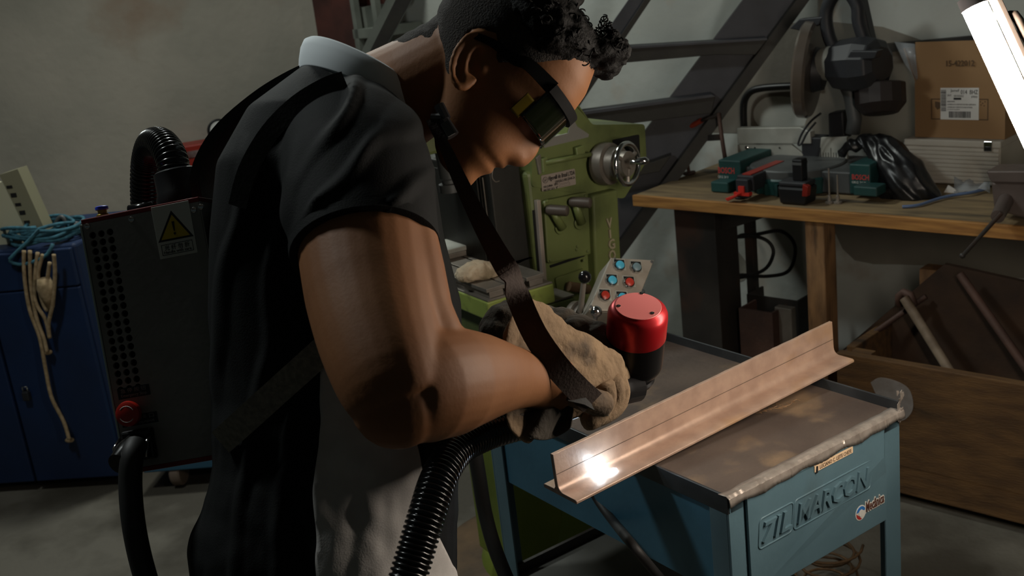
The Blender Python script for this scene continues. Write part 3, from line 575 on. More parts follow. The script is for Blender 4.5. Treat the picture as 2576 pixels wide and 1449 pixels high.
# ================================================================== MILLING MACHINE
_m = at(1340, 600, 2.62); A30 = math.radians(30)
MF = Fr((_m[0], _m[1], 0), (math.cos(A30), math.sin(A30), 0))
ml = thing('milling_machine', 'green milling machine with handwheel and levers behind the man', 'milling machine', MF.w((.1, .15, 0)), MF)
def face(pts, off, th, name, mt, par=ml, bev=.004, seg=2):
    return MB(MF).prism([MF.p(x, y, off) for x, y in pts], (0, th, 0)).build(name, mt, par, bevel=bev, seg=seg)
uR = MF.p(1560, 600, 0)[0]
def rface(pts, r, n=5):                               # rounded polygon in pixels
    out = []; m = len(pts)
    for i in range(m):
        p = np.array(pts[i], float); a_ = nrm(np.array(pts[i-1])-p); b_ = nrm(np.array(pts[(i+1) % m])-p)
        for t in np.linspace(0, 1, n): out.append(tuple((1-t)**2*(p+a_*r)+2*t*(1-t)*p+t*t*(p+b_*r)))
    return out
body = MB(MF); zt = MF.p(1340, 430, 0)[2]; body.box(0, uR, 0, .33, .12, zt); col = body.build('column', M['mill_green'], ml, bevel=.012, seg=3)
hd_ = face(rface([(1338, 372), (1425, 345), (1437, 262), (1452, 258), (1490, 314), (1622, 312), (1627, 405), (1570, 500), (1338, 470)], 9), -.004, .32, 'head', M['mill_green'], bev=.006)
face([(1362, 352), (1430, 335), (1440, 292), (1452, 318), (1482, 338), (1480, 345), (1370, 372)], -.008, .006, 'scale_strip', mat('scale_grey', '#8f8d86', .5, .3), hd_, bev=0)
face(rface([(1540, 352), (1608, 338), (1611, 396), (1560, 404)], 4), -.0055, .004, 'recess', M['void'], hd_, bev=0)
face([(1365, 400), (1378, 396), (1378, 430), (1367, 436)], -.02, .018, 'rail_bracket', M['mill_green'], hd_, bev=.002)
face([(1450, 372), (1470, 366), (1474, 392), (1452, 396)], -.02, .018, 'rail_bracket', M['mill_green'], hd_, bev=.002)
MB(MF).tube([MF.p(1372, 410, -.018), MF.p(1485, 388, -.018)], .006, 8).build('rail', M['mill_green'], hd_, smooth=True)
face([(1350, 398), (1360, 388), (1368, 430), (1358, 440)], -.012, .01, 'clamp_plate', M['raw_steel'], hd_, bev=.001)
# handwheel with graduated collar
hc = np.array(MF.p(1512, 412, -.004)); hax = nrm(np.array([.35, -1, .03]))
hw = MB(MF).lathe(hc, hax, [(0, .05), (.012, .052), (.03, .05), (.032, .04), (.055, .04), (.058, .03), (.08, .03)], 30).build('dial_collar', M['raw_steel'], ml, smooth='auto')
wc_ = hc+hax*.075; a_ = nrm(np.cross(hax, [0, 0, 1])); b_ = np.cross(a_, hax)
MB(MF).tube([wc_+(a_*math.cos(t)+b_*math.sin(t))*.048 for t in np.linspace(0, 2*math.pi, 30, endpoint=False)], .0065, 10, True).build('handwheel_rim', M['chrome'], hw, smooth=True)
for t in (0.6, 2.7, 4.8): MB(MF).cyl(wc_, wc_+(a_*math.cos(t)+b_*math.sin(t))*.046, .006, .005, 8).build('spoke', M['raw_steel'], hw, smooth='auto')
MB(MF).lathe(wc_-hax*.012, hax, [(0, .013), (.026, .012)], 14).build('hub', M['raw_steel'], hw, smooth='auto')
ks = wc_+(a_*math.cos(-.15)+b_*math.sin(-.15))*.048; ks = np.array(MF.p(1598, 400, -.09)) if False else wc_+nrm(MF.loc(at(1600, 402, 2.5))-wc_)*.046
MB(MF).lathe(ks, hax+np.array([.9, 0, 0]), [(0, .005), (.012, .0045), (.02, .009), (.036, .0095), (.044, .004)], 12).build('crank_knob', M['chrome'], hw, smooth=True)
# nameplate
pl_ = face(rface([(1361, 442), (1446, 424), (1449, 464), (1364, 482)], 3), -.006, .003, 'nameplate', M['plate'], col, bev=0)
ftext(MF, 'Vigorelli do Brasil LTDA', 1379, 444, 1446, 442, -.0065, M['ink'], pl_, lift=.0002, shear=.2, bold=.015)
ftext(MF, 'DIVISÃO MECÂNICA', 1396, 453, 1446, 449, -.0065, M['ink'], pl_, lift=.0002)
ftext(MF, 'MÁQUINA  TIPO', 1367, 467, 1404, 466, -.0065, M['ink'], pl_, lift=.0002); ftext(MF, 'MATRÍCULA  Nº', 1367, 475, 1404, 474, -.0065, M['ink'], pl_, lift=.0002)
c_ = MF.p(1372, 453, -.0064); MB(MF).tube([c_+np.array([math.cos(t), 0, math.sin(t)])*.0068 for t in np.linspace(0, 2*math.pi, 20, endpoint=False)], .0006, 4, True).build('emblem_ring', M['ink'], pl_)
MB(MF).tube([c_+np.array(v)*.0068 for v in [(-.4, 0, .5), (-.4, 0, -.5), (-.1, 0, -.1), (.2, 0, -.5), (.2, 0, .5), (.5, 0, .1)]], .0006, 4).build('emblem', M['ink'], pl_)
for (x0, y0, x1, y1) in ((1407, 458, 1431, 457), (1407, 466, 1434, 465)):
    p0 = MF.p(x0, y0, -.0064); p1 = MF.p(x1, y1, -.0064); MB(MF).tube([p0, (p1[0], p0[1], p0[2]), (p1[0], p0[1], p0[2]-.0045), (p0[0], p0[1], p0[2]-.0045)], .0003, 4, True).build('blank_field', M['ink'], pl_)
# levers on a raised cover
cv = face(rface([(1368, 505), (1480, 482), (1488, 640), (1378, 664)], 8), -.012, .012, 'lever_cover', M['mill_green'], col, bev=.003)
def lever(px, py, bx, by):
    k = np.array(MF.p(px, py, -.03)); bse = np.array(MF.p(bx, by, -.012))
    lv = MB(MF).loft([[np.array(bse)+np.array([math.cos(t)*.016, -.004-.002*j, math.sin(t)*.016])*1 for t in np.linspace(0, 6.28, 16, endpoint=False)] for j in (0, 1)]).build('lever_boss', M['mill_green'], ml, bevel=.002)
    MB(MF).tube([bse+np.array([0, -.012, 0]), k], [.011, .008], 10).build('lever_arm', M['mill_green'], lv, smooth=True)
    MB(MF).lathe(k+np.array([-.006, .012, .0]), (.75, -1, -.1), [(0, .009), (.008, .0125), (.05, .0125), (.053, .009)], 14).build('lever_knob', mat('worn_bakelite', '#5a5048', .5, .2), lv, smooth='auto')
lever(1388, 528, 1408, 572); lever(1446, 508, 1456, 560)
for x, y in ((1376, 506), (1472, 492), (1384, 655), (1478, 632), (1452, 620), (1468, 655), (1450, 628)):
    MB(MF).lathe(MF.p(x, y, -.012), (0, -1, 0), [(0, .004), (.003, .004), (.004, .002)], 6).build('bolt', M['mill_green'], col)
# slideway and scale on the column edge
face([(1351, 505), (1360, 503), (1377, 715), (1368, 718)], -.016, .014, 'scale_bar', M['plate'], col, bev=.001)
face([(1341, 530), (1347, 528), (1362, 690), (1355, 692)], -.003, .004, 'oil_groove', M['void'], col, bev=0)
m = MB(MF); m.box(-.085, -.001, .02, .31, .15, zt+.02); m.build('slideway', M['black_way'], ml, bevel=.004)
for v_ in (.05, .062): MB(MF).box(-.0872, -.085, v_, v_+.003, .15, zt).build('slideway_edge', M['raw_steel'], ml)
MB(MF).box(-.09, -.0855, .075, .3, .8, zt).build('wiper_plate', M['black_way'], ml)
# right cover with raised letters
rc = face(rface([(1490, 492), (1555, 476), (1572, 850), (1506, 872)], 8), -.03, .06, 'gear_cover', M['mill_green'], ml, bev=.006, seg=3)
for ch_, (x0, y0, x1, y1) in zip('VIGO', ((1523, 550, 1539, 572), (1530, 578, 1536, 598), (1528, 603, 1546, 624), (1529, 630, 1548, 652))):
    ftext(MF, ch_, x0, y0, x1, y1, -.031, M['letter_alu'], rc, th=.004, bold=.03)
face([(1384, 668), (1470, 640), (1471, 645), (1385, 674)], -.003, .004, 'seam', M['void'], col, bev=0)
face(rface([(1398, 700), (1470, 675), (1475, 730), (1404, 740)], 5), -.008, .008, 'lower_cover', M['mill_green'], col, bev=.002)
# work table: T-slots run away from the camera
TO = -.13; ta = MF.p(1226, 762, TO); tb = MF.p(1393, 712, TO); u0, u1 = ta[0], tb[0]; zt_ = (ta[2]+tb[2])/2
tbl = MB(MF).box(u0, u1, TO, TO+.52, zt_-.045, zt_).build('work_table', M['mill_bright'], ml, bevel=.004)
MB(MF).box(u0+.002, u1-.002, TO+.002, TO+.518, zt_, zt_+.003).build('trough', M['raw_steel'], tbl)
ws = (u1-u0-.03)/3; TH = .026
for k in range(3):
    x = u0+.008+k*(ws+.004); m = MB(MF)
    m.box(x+.006, x+ws-.006, TO+.012, TO+.5, zt_+.003, zt_+TH-.009); m.box(x, x+ws-.001, TO+.012, TO+.5, zt_+TH-.009, zt_+TH)
    m.build('t_slot_land', M['raw_steel'], tbl, bevel=.0012)
# knee, saddle and pillar
MB(MF).box(u0+.03, -.01, TO+.08, TO+.36, zt_-.14, zt_-.046).build('saddle', M['mill_green'], ml, bevel=.006)
MB(MF).box(u0+.05, -.02, TO+.1, TO+.3, .12, zt_-.14).build('knee_pillar', M['mill_base'], ml, bevel=.004)
kb = face(rface([(1378, 768), (1448, 748), (1452, 850), (1382, 868)], 4), -.10, .12, 'knee', M['mill_green'], ml, bev=.004)
a_ = MF.p(1378, 766, -.10); b_ = MF.p(1448, 746, -.10); MB(MF).box(a_[0]+.002, b_[0]-.002, -.098, .01, a_[2], a_[2]+.004).build('knee_top', M['raw_steel'], kb)
for x, y in ((1405, 776), (1395, 788), (1396, 830)): MB(MF).lathe(MF.p(x, y, -.10), (0, -1, 0), [(0, .006), (.002, .006), (.002, .003), (.0005, .003)], 12).build('bolt', M['black_way'], kb)
dc = MF.loc(at(1447, 812, 2.38)); MB(MF).lathe(dc, (.45, -1, .1), [(0, .047), (.012, .047), (.014, .04), (.022, .04), (.024, .03), (.045, .028), (.05, .018)], 30).build('feed_dial', M['raw_steel'], kb, smooth='auto')
l1 = MB().cyl(at(1460, 785, 2.3), at(1469, 705, 2.26), .0062, .0052).build('feed_lever', M['raw_steel'], ml, smooth='auto')
MB().ball(at(1471, 697, 2.255), .0135, n=18).build('lever_ball', M['black_gloss'], l1, smooth=True)
l2 = MB().cyl(at(1490, 838, 2.2), at(1499, 795, 2.16), .0052, .0042).build('feed_lever', M['chrome'], ml, smooth='auto')
MB().ball(at(1500, 784, 2.155), .0115, n=18).build('lever_ball', M['chrome'], l2, smooth=True); MB().ball(at(1490, 838, 2.2), .008, n=14).build('lever_foot', M['chrome'], l2, smooth=True)
MB(MF).cyl(MF.p(1430, 720, -.03), MF.p(1480, 728, -.03), .012).build('feed_shaft', M['brown_machine'], ml, smooth='auto')
# base and over-arm with spindle
bs = MB(MF).lathe(MF.w((.02, .1, 0))*0+np.array([.06, .12, .03]), (0, 0, 1), [(0, .22), (.02, .22), (.05, .2), (.2, .17), (.34, .16)], 36).build('base', M['mill_base'], ml, smooth='auto')
MB(MF).lathe((.06, .12, 0), (0, 0, 1), [(0, .36), (.03, .36), (.045, .33)], 36).build('base_flange', M['brown_machine'], ml, smooth='auto')
oz = MF.p(1330, 330, .1)[2]; MB(MF).box(-.42, .02, .06, .2, oz, oz+.09).build('over_arm', M['mill_green'], ml, bevel=.008)
sp = MF.p(1132, 470, .12); MB(MF).lathe((sp[0], .12, sp[2]-.012), (0, 0, 1), [(0, .02), (.001, .026), (.02, .026), (.022, .018), (.03, .018), (.034, .022), (.2, .03)], 22).build('spindle', M['tool_grey'], ml, smooth='auto')
# vise and gauge on the work table
vz = thing('machine_vise', 'worn grey block vise with drilled front on the mill table', 'vise', MF.w(((u0+u1)/2-.07, TO+.34, zt_+TH)), MF)
vq = TO+.30; a_ = MF.p(1165, 640, vq); b_ = MF.p(1250, 596, vq); z0 = zt_+TH
MB(MF).box(a_[0]-.12, b_[0], vq, vq+.1, z0, b_[2]-.012).build('body', M['raw_steel'], vz, bevel=.003)
MB(MF).box(a_[0]-.12, b_[0]+.003, vq-.003, vq+.1, b_[2]-.012, b_[2]).build('rim', M['alu'], vz, bevel=.002)
MB(MF).box(b_[0]-.012, b_[0], vq-.004, vq, z0, b_[2]-.012).build('rim_post', M['alu'], vz, bevel=.001)
for x, y in ((1176, 636), (1190, 630), (1204, 624), (1222, 640), (1195, 645)): MB(MF).lathe(MF.p(x, y, vq), (0, -1, 0), [(0, .004), (.0006, .004)], 8).build('hole', M['void'], vz)
ho = MB(MF); ho.cyl(MF.p(1160, 600, vq+.03), MF.p(1215, 585, vq+.03), .006); hn = tag(ho.build('glass_vial', mat('teal_glass', '#3d7f78', .1), smooth='auto'), 'small teal glass vial lying on top of the block vise', 'vial')
wr = thing('wire_tool', 'small teal plastic tool with a thin wire loop on the mill table', 'tool', MF.w(MF.p(1270, 650, vq-.03)), MF)
MB(MF).tube(catm([MF.p(x, y, vq-.03) for x, y in [(1262, 630), (1258, 600), (1262, 580), (1272, 565), (1278, 590), (1272, 640), (1265, 665)]], 5), .006, 8).build('handle', M['teal_wire'], wr, smooth=True)
MB(MF).tube(catm([MF.p(x, y, vq-.03) for x, y in [(1258, 570), (1251, 550), (1255, 534), (1265, 532), (1271, 546), (1268, 562)]], 5), .0012, 6).build('wire_loop', M['raw_steel'], wr, smooth=True)
MB(MF).cyl(MF.p(1266, 572, vq-.035), MF.p(1278, 567, vq-.035), .003).build('tip', M['chrome'], wr)
MB(MF).cyl(MF.p(1232, 582, vq-.02), MF.p(1252, 576, vq-.02), .006).build('clip', M['raw_steel'], wr)
tag(MB(MF).tube(catm([MF.p(x, y, .02) for x, y in [(1240, 425), (1238, 445), (1246, 457), (1256, 455)]], 6), .0014, 6).build('wire_hook', M['raw_steel'], smooth=True), 'thin bent wire hooked on the black slideway below the chin', 'wire')

# ---- cotton gloves on the table
def glove(name, label, pts, palm, mt, off, scale=1.0, cuff=None):
    m = MB(MF); Z0 = MF.w((0, 0, zt_+TH))[2]
    for (x, y, q, r) in palm: m.ball(MF.p(x, y, off+q), r*scale, (1.15, 1.0, .75), 12)
    for ch_ in pts:
        P = catm([MF.p(x, y, off+q) for x, y, q in ch_], 4); m.tube(P, [.0105*scale]*(len(P)-1)+[.007*scale], 8)
        m.ball(P[-1], .008*scale)
    r = remesh(m, .003, 5); V = r.v
    for i in range(len(V)):
        V[i] += r.n[i]*.004*fbm(V[i], 60, 3); V[i][2] = max(V[i][2], Z0+.001)
    return tag(r.build(name, mt, smooth=True), label, 'glove', 'work gloves on the mill table')
glove('work_glove', 'crumpled beige cotton glove at the front of the mill table', [[(1222, 690, .0), (1245, 698, 0), (1272, 706, 0)], [(1225, 685, .02), (1250, 690, .02), (1278, 694, .02)]],
      [(1180, 688, 0, .028), (1195, 682, .0, .032), (1212, 684, 0, .032), (1232, 692, 0, .026), (1168, 690, .02, .022), (1250, 700, 0, .018)], M['cotton'], TO+.10)
glove('work_glove', 'worn beige glove with spread fingers behind the front glove', [[(1300, 690, 0), (1335, 665, 0), (1388, 648, 0)], [(1300, 670, .02), (1320, 648, .02), (1322, 630, .02)], [(1290, 670, .03), (1300, 640, .03), (1303, 628, .03)],
      [(1305, 700, 0), (1330, 682, 0), (1340, 676, 0)], [(1320, 660, .03), (1345, 640, .03), (1358, 640, .03)]], [(1288, 685, .0, .026), (1302, 678, .01, .028), (1318, 668, .02, .024), (1298, 695, 0, .02)], M['cotton'], TO+.15)

# ---- push-button control box on its arm
w0, w1, w2 = at(1537, 648, 2.33), at(1646, 654, 2.36), at(1481, 780, 2.26)
cex = nrm(w1-w0); cz_ = w0-w2; cez = nrm(cz_-cex*(cz_@cex)); CB = Fr(w2, cex, ez=cez); CW = np.linalg.norm(w1-w0); CHh = cz_@cez; sk = cz_@cex
cbx = thing('control_box', 'grey push-button control box with cyan and red buttons', 'control box', w2, WORLD)
poly = [(0, 0, 0), (CW, 0, 0), (CW+sk, 0, CHh), (sk, 0, CHh)]
MB(CB).prism([(x*1.0, 0.003, z) for x, y, z in poly], (0, .065, 0)).build('housing', M['grey_box'], cbx, bevel=.006)
fp_ = MB(CB).prism([(x, 0, z) for x, y, z in poly], (0, .005, 0)).build('face_plate', M['grey_box'], cbx, bevel=.002)
def onbox(x, y, lift=0):
    r_ = ray(x, y); k = ((CB.o-CAM)@CB.ey-lift)/(r_@CB.ey); return CB.loc(CAM+r_*k)
for x, y, mt_, nm in ((1556, 671, 'btn_blue', 'cyan'), (1598, 676, 'btn_grey', 'grey'), (1537, 709, 'btn_blue', 'cyan'), (1580, 714, 'btn_red', 'red'), (1519, 747, 'btn_red', 'red'), (1562, 752, 'btn_blue', 'cyan')):
    c_ = onbox(x, y); MB(CB).box(c_[0]-.011, c_[0]+.016, -.0015, 0, c_[2]-.008, c_[2]+.018).build('legend_plate', M['alu'], fp_)
    MB(CB).box(c_[0]-.009, c_[0]+.014, -.0019, -.0015, c_[2]+.003, c_[2]+.016).build('legend_card', M['black_plastic'], fp_)
    bz_ = MB(CB).lathe(c_, (0, -1, 0), [(0, .0125), (.006, .0125), (.009, .011), (.009, .009)], 22).build('bezel', M['chrome'], fp_, smooth='auto')
    bo = MB(CB).lathe(c_+np.array([0, -.008, 0]), (0, -1, 0), [(0, .009), (.003, .009), (.004, .0075)], 20).build('push_button', M[mt_], cbx, smooth='auto'); bo['label'] = nm+' push button'
for x, y in ((1547, 652), (1640, 659), (1487, 772)): MB(CB).lathe(onbox(x, y), (0, -1, 0), [(0, .0035), (.001, .0035), (.0015, .002)], 10).build('screw', M['tool_grey'], fp_)
MB().cyl(at(1600, 730, 2.45), at(1590, 900, 2.5), .02).build('support_arm', M['tool_grey'], cbx)

# ================================================================== BLUE CART
K0 = onz(1830, 1250, .8); _e1 = onz(2262, 1030, .8)-K0
TB = Fr((K0[0], K0[1], 0), (_e1[0], _e1[1], 0)); L1, L2 = .408, .64; ZT = .8
ct = thing('work_cart', 'blue steel work cart with taped worn top and embossed maker name', 'work cart', TB.w((L1/2, L2/2, 0)), TB)
MB(TB).box(.004, L1-.004, .004, L2-.004, ZT-.012, ZT-.002).build('top_sheet', M['cart_top'], ct)
MB(TB).box(L1-.004, L1, 0, L2, ZT-.03, ZT+.016).build('side_rim', M['cart_rim'], ct, bevel=.001)
MB(TB).box(0, L1, L2-.004, L2, ZT-.03, ZT+.016).build('end_rim', M['cart_rim'], ct, bevel=.001)
MB(TB).box(-.001, .004, 0, L2, ZT-.03, ZT).build('folded_edge', M['cart_rim'], ct, bevel=.001)
MB(TB).box(.004, L1-.004, 0, .004, ZT-.03, ZT).build('folded_edge', M['cart_rim'], ct, bevel=.001)
def legL(u, v, su, sv):
    m = MB(TB); t = .004; wL = .04
    m.box(min(u, u+su*wL), max(u, u+su*wL), min(v, v+sv*t), max(v, v+sv*t), 0, ZT-.012); m.box(min(u, u+su*t), max(u, u+su*t), min(v+sv*t, v+sv*wL), max(v+sv*t, v+sv*wL), 0, ZT-.012)
    m.build('leg', M['cart_blue'], ct, bevel=.001)
legL(0, 0, 1, 1); legL(L1, 0, -1, 1); legL(0, L2, 1, -1); legL(L1, L2, -1, -1)
ZA = .615
fpn = MB(TB).prism([(.034, -.006, ZA), (.362, -.006, ZA), (.364, -.006, ZA+.09), (.356, -.008, ZA+.12), (.360, -.006, ZT-.012), (.034, -.006, ZT-.012)], (0, .005, 0)).build('front_panel', M['cart_blue'], ct, bevel=.001)
MB(TB).box(.036, .358, -.0078, -.004, ZT-.0155, ZT-.0105).build('panel_lip', M['cart_blue'], fpn, bevel=.001)
MB(TB).box(.006, .01, .01, L2-.01, ZA, ZT-.03).build('side_panel', M['cart_dark'], ct)
MB(TB).box(L1-.01, L1-.006, .01, L2-.01, ZA, ZT-.03).build('side_panel', M['cart_dark'], ct)
MB(TB).box(.01, L1-.01, L2-.01, L2-.006, ZA, ZT-.03).build('end_panel', M['cart_dark'], ct)
sh = MB(TB).box(.01, L1-.01, .01, L2-.01, .385, .389).build('lower_shelf', mat('shelf_sheet', '#5b5a55', .6, .1, '#4a4944', 6, 7, .05, 60), ct)
MB(TB).box(.004, L1-.004, L2-.012, L2-.004, .37, .41).build('shelf_rim', M['black_steel'], sh); MB(TB).box(.004, .01, .02, L2-.02, .37, .392).build('shelf_rim', M['black_steel'], sh)
# embossed maker name: raised letters inside raised outlines
p0 = TB.p(2006, 1267, -.006); p1 = TB.p(2176, 1226, -.006); q0 = TB.p(1998, 1317, -.006)
def outline(pts, r, name): MB(TB).tube(catm([np.array(p) for p in pts]+[np.array(pts[0])], 1)[:-1], r, 6, True).build(name, M['cart_blue'], fpn, smooth=True)
ua, ub, za, zb_ = .139, .314, .7005, .733
text('MARCON', TB.w((ua, -.006, za)), TB.ex, TB.ez, ub-ua, zb_-za, M['cart_blue'], fpn, th=.0045, shear=.25, bold=.012)
def rrect(u0, u1, z0, z1, r, sh_):
    P = []
    for cx_, cz_, a0 in ((u1-r, z0+r, -90), (u1-r, z1-r, 0), (u0+r, z1-r, 90), (u0+r, z0+r, 180)):
        for t in (0, 30, 60, 90): an = math.radians(a0+t); x = cx_+r*math.cos(an); z = cz_+r*math.sin(an); P.append((x+(z-z0)*sh_, -.006, z))
    return P
outline(rrect(ua-.008, ub+.006, za-.009, zb_+.008, .007, .12), .0016, 'embossed_frame')
lu0 = .052
text('7IL', TB.w((lu0+.008, -.006, za+.0)), TB.ex, TB.ez, (ua-.014)-(lu0+.008), zb_-za, M['cart_blue'], fpn, th=.0045, shear=.25, bold=.012)
outline(rrect(lu0, ua-.011, za-.009, zb_+.008, .007, .12), .0016, 'embossed_frame')
# name sticker and club sticker
a_ = (.184, 0, 0); b_ = (.277, 0, 0); ss = MB(TB).box(a_[0], b_[0], -.0075, -.006, ZT-.0285, ZT-.0175).build('name_sticker', M['sticker'], fpn)
text('LUCIANO C. LEITE CHEFE', TB.w((a_[0]+.012, -.0076, ZT-.0265)), TB.ex, TB.ez, b_[0]-a_[0]-.016, .0065, M['ink_faded'], ss)
MB(TB).prism([(a_[0]+.002, -.0076, ZT-.031), (a_[0]+.007, -.0076, ZT-.031), (a_[0]+.008, -.0076, ZT-.02), (a_[0]+.004, -.0076, ZT-.019)], (0, -.0004, 0)).build('sticker_mark', M['ink'], ss)
a_ = (.286, 0, 0); b_ = (.356, 0, 0); zc = .656
text('Mecânica', TB.w((a_[0]+.018, -.0066, zc-.006)), TB.ex, TB.ez, b_[0]-a_[0]-.018, .022, M['sticker_white'], fpn, name='club_sticker', th=.0006, bold=.07, shear=.1)
text('Mecânica', TB.w((a_[0]+.02, -.0072, zc-.004)), TB.ex, TB.ez, b_[0]-a_[0]-.022, .018, M['sticker_brown'], fpn, th=.0006, bold=.02, shear=.1)
MB(TB).lathe((a_[0]+.008, -.006, zc), (0, -1, 0), [(0, .0135), (.0006, .0135)], 24).build('sticker_badge', M['sticker_white'], fpn)
MB(TB).prism([(a_[0]+.008+.0115*math.cos(t), -.0066, zc+.0115*math.sin(t)) for t in np.linspace(.2, 2.9, 14)], (0, -.0005, 0)).build('badge_blue', M['sticker_blue'], fpn)
MB(TB).prism([(a_[0]+.008+.0115*math.cos(t), -.0066, zc+.0115*math.sin(t)) for t in np.linspace(3.0, 4.9, 10)], (0, -.0005, 0)).build('badge_red', M['sticker_red'], fpn)
MB(TB).lathe((a_[0]+.008, -.0066, zc), (0, -1, 0), [(0, .006), (.0009, .006)], 18).build('badge_centre', M['sticker_white'], fpn)
# duct tape over the front edge, wrinkled
n = 150; m = MB(TB); rows = []
for i in range(n+1):
    u = -.004+(L1+.008)*i/n; fr_ = 1+.8*max(0, mnoise.noise((u*30, 3, 1))); wv = .0016*abs(mnoise.noise((u*120, 1, 0)))+.0014*mnoise.noise((u*330, 4, 0)); zz = .0012*mnoise.noise((u*160, 2, 5))
    lo_ = ZT-.015+.005*mnoise.noise((u*22, 7, 1)); inn = .014+.006*mnoise.noise((u*26, 9, 2))
    rows.append([(u, inn, ZT+.0004), (u, inn*.5, ZT+.0008+zz*.6), (u, -.001, ZT+.0018+zz), (u, -.0068+wv, ZT-.0015+zz), (u, -.0085+wv*1.5, (ZT+lo_)/2), (u, -.0085+wv, lo_)])
m.add([p for r in rows for p in r], [(i*6+j, i*6+j+1, (i+1)*6+j+1, (i+1)*6+j) for i in range(n) for j in range(5)])
tp_ = m.build('duct_tape', M['tape'], ct, smooth='auto', solid=.0008)
m = MB(TB)
for (u, v) in ((L1-.004, .0), (L1+.003, .012)):
    for k in range(7):
        h = random.uniform(-.03, .022); d_ = random.uniform(-.008, .01); m.prism([(u+d_, v-.006, ZT+h), (u+d_+.008, v-.004, ZT+h+.002), (u+d_+.007, v-.004, ZT+h+random.uniform(.006, .014)), (u+d_-.001, v-.006, ZT+h+.01)], (0, .001, 0))
m.build('tape_shreds', M['tape'], tp_)['kind'] = 'stuff'
# scribble scratches on the top
m = MB(TB); c0_ = TB.loc(onz(1900, 1040, ZT))
for k in range(3):
    pts = []; uu, vv = c0_[0]-.03+k*.035, c0_[1]-.012*k+.01
    for i in range(16): pts.append((uu+i*.0035+.004*math.sin(i*1.9), vv+.006*math.sin(i*2.3+k), ZT-.0018))
    m.tube(pts, .00035, 4)
m.build('scribed_marks', mat('bright_scratch', '#b08a60', .5), ct)
# black cable hanging under the cart and strap by its left leg
coil(TB, [TB.w((0, 0, 0))*0+np.array(TB.p(x, y, q)) for x, y, q in [(1490, 1235, .34), (1510, 1268, .32), (1545, 1315, .26), (1590, 1370, .12), (1640, 1430, .1), (1700, 1500, .1)]], .008, M['rubber'], 'hanging_cable', 'black cable hanging down below the cart edge by the beam', 'cable')
coil(WORLD, [at(*p) for p in [(1192, 1120, 2.0), (1205, 1200, 2.02), (1220, 1290, 2.04), (1245, 1380, 2.04), (1285, 1480, 2.04)]], .014, M['rubber'], 'floor_cable', 'thick black cable running down past the cart\'s left leg', 'cable')

# ---- steel T bar being treated, and the laser spark
Pn = onz(1452, 1270, ZT-.0062); Pf = onz(2149, 912, ZT+.0222)       # the bar rests on the cart's front edge and on the raised far rim
BL = np.linalg.norm(Pf-Pn); BW = .082
_bx = nrm(Pf-Pn); _by = nrm(np.cross([0, 0, 1], _bx)); BM = Fr(Pn, _bx, ez=np.cross(_bx, _by))
HB, TW, TF, RF = .070, .0065, .006, .012; wc2 = BW*.58; zb0 = .001
prof = [(0, zb0), (BW, zb0), (BW, zb0+TF)]
prof += [(wc2+TW/2+.004, zb0+TF+.001), (wc2+TW/2, zb0+TF+.006), (wc2+TW/2, HB), (wc2-TW/2, HB)]
prof += [(wc2-TW/2-RF+RF*math.cos(t), zb0+TF+RF-RF*math.sin(t)) for t in np.linspace(0, math.pi/2, 7)]
prof += [(.003, zb0+TF), (0, zb0+TF-.002)]
ns = 60; rings = []
for i in range(ns+1):
    x = BL*i/ns; rings.append([(x, y, z+(.0006*mnoise.noise((x*120, y*50, z*50)) if z > HB-.002 else 0)) for y, z in prof])
tb_ = thing('steel_t_bar', 'rusty steel T-shaped bar laid across the cart top under the spark', 'steel bar', BM.w((BL/2, BW/2, 0)), BM)
MB(BM).loft(rings).build('bar', M['beam'], tb_, smooth='auto', bevel=.0006)
MB(BM).loft([[(-.0006, y, z) for y, z in prof], [(.0002, y, z) for y, z in prof]]).build('sawn_end', M['beam_cut'], tb_)
MB(BM).box(.001, BL-.001, wc2-TW/2-.0003, wc2-TW/2+.0003, .0352, .0360).build('scribed_line', M['beam_cut'], tb_)
sx = BM.loc(onz(1512, 1182, ZT+.012))
spk = thing('laser_spark', 'bright blue-white laser spark burning on the steel bar', 'spark', BM.w((sx[0], wc2-TW/2-.006, TF+.004)), BM)
MB(BM).ball((sx[0], wc2-TW/2-.006, TF+.007), .0068, (1.4, .95, .95), 16).build('plasma_core', M['spark'], spk, smooth=True)
MB(BM).ball((sx[0]+.014, wc2-TW/2-.02, TF+.0042), .0045, (2.2, 1.3, .6), 14).build('molten_spot', M['spark'], spk, smooth=True)
m = MB(BM)
for k in range(5):
    a_ = rng.uniform(.3, 2.6); l_ = rng.uniform(.01, .022); d_ = np.array([math.cos(a_)*.8, -.4*rng.uniform(0, 1), math.sin(a_)]); s_ = np.array([sx[0], wc2-TW/2-.008, TF+.01]); m.tube([s_+d_*.004, s_+d_*l_], [.0004, .0002], 4)
m.build('spark_streaks', emit('spark_streak', (1, .8, .55), 25), spk)
pl = bpy.data.lights.new('spark_light', 'POINT'); pl.energy = .04; pl.color = (.5, .75, 1.0); pl.shadow_soft_size = .004
po = bpy.data.objects.new('spark_light', pl); COL.objects.link(po); po.location = BM.w((sx[0]-.002, wc2-TW/2-.018, TF+.022))
# floor things under the cart
tag(MB().box(-.6, .1, 1.9, 2.35, .001, .004).build('floor_mat', M['mat_green']), 'green painted mat on the floor below the mill', 'mat')
wl = MB(); c_ = onz(2075, 1449, 0.02); pts = []
for i in range(90): t = i*.35; rr_ = .05+.035*(i % 30)/30; pts.append((c_[0]+rr_*math.cos(t), c_[1]-.03+rr_*math.sin(t), .02+.0012*i))
tag(wl.tube(pts, .0035, 6).build('wire_coil', M['brown_machine'], smooth=True), 'coil of brown wire on the floor behind the cart', 'wire coil')
tag(MB(B).box(.35, .42, -.48, -.44, -BZ, -.30).build('floor_post', M['raw_steel'], bevel=.002), 'bare metal post standing under the cart near the crate', 'post')

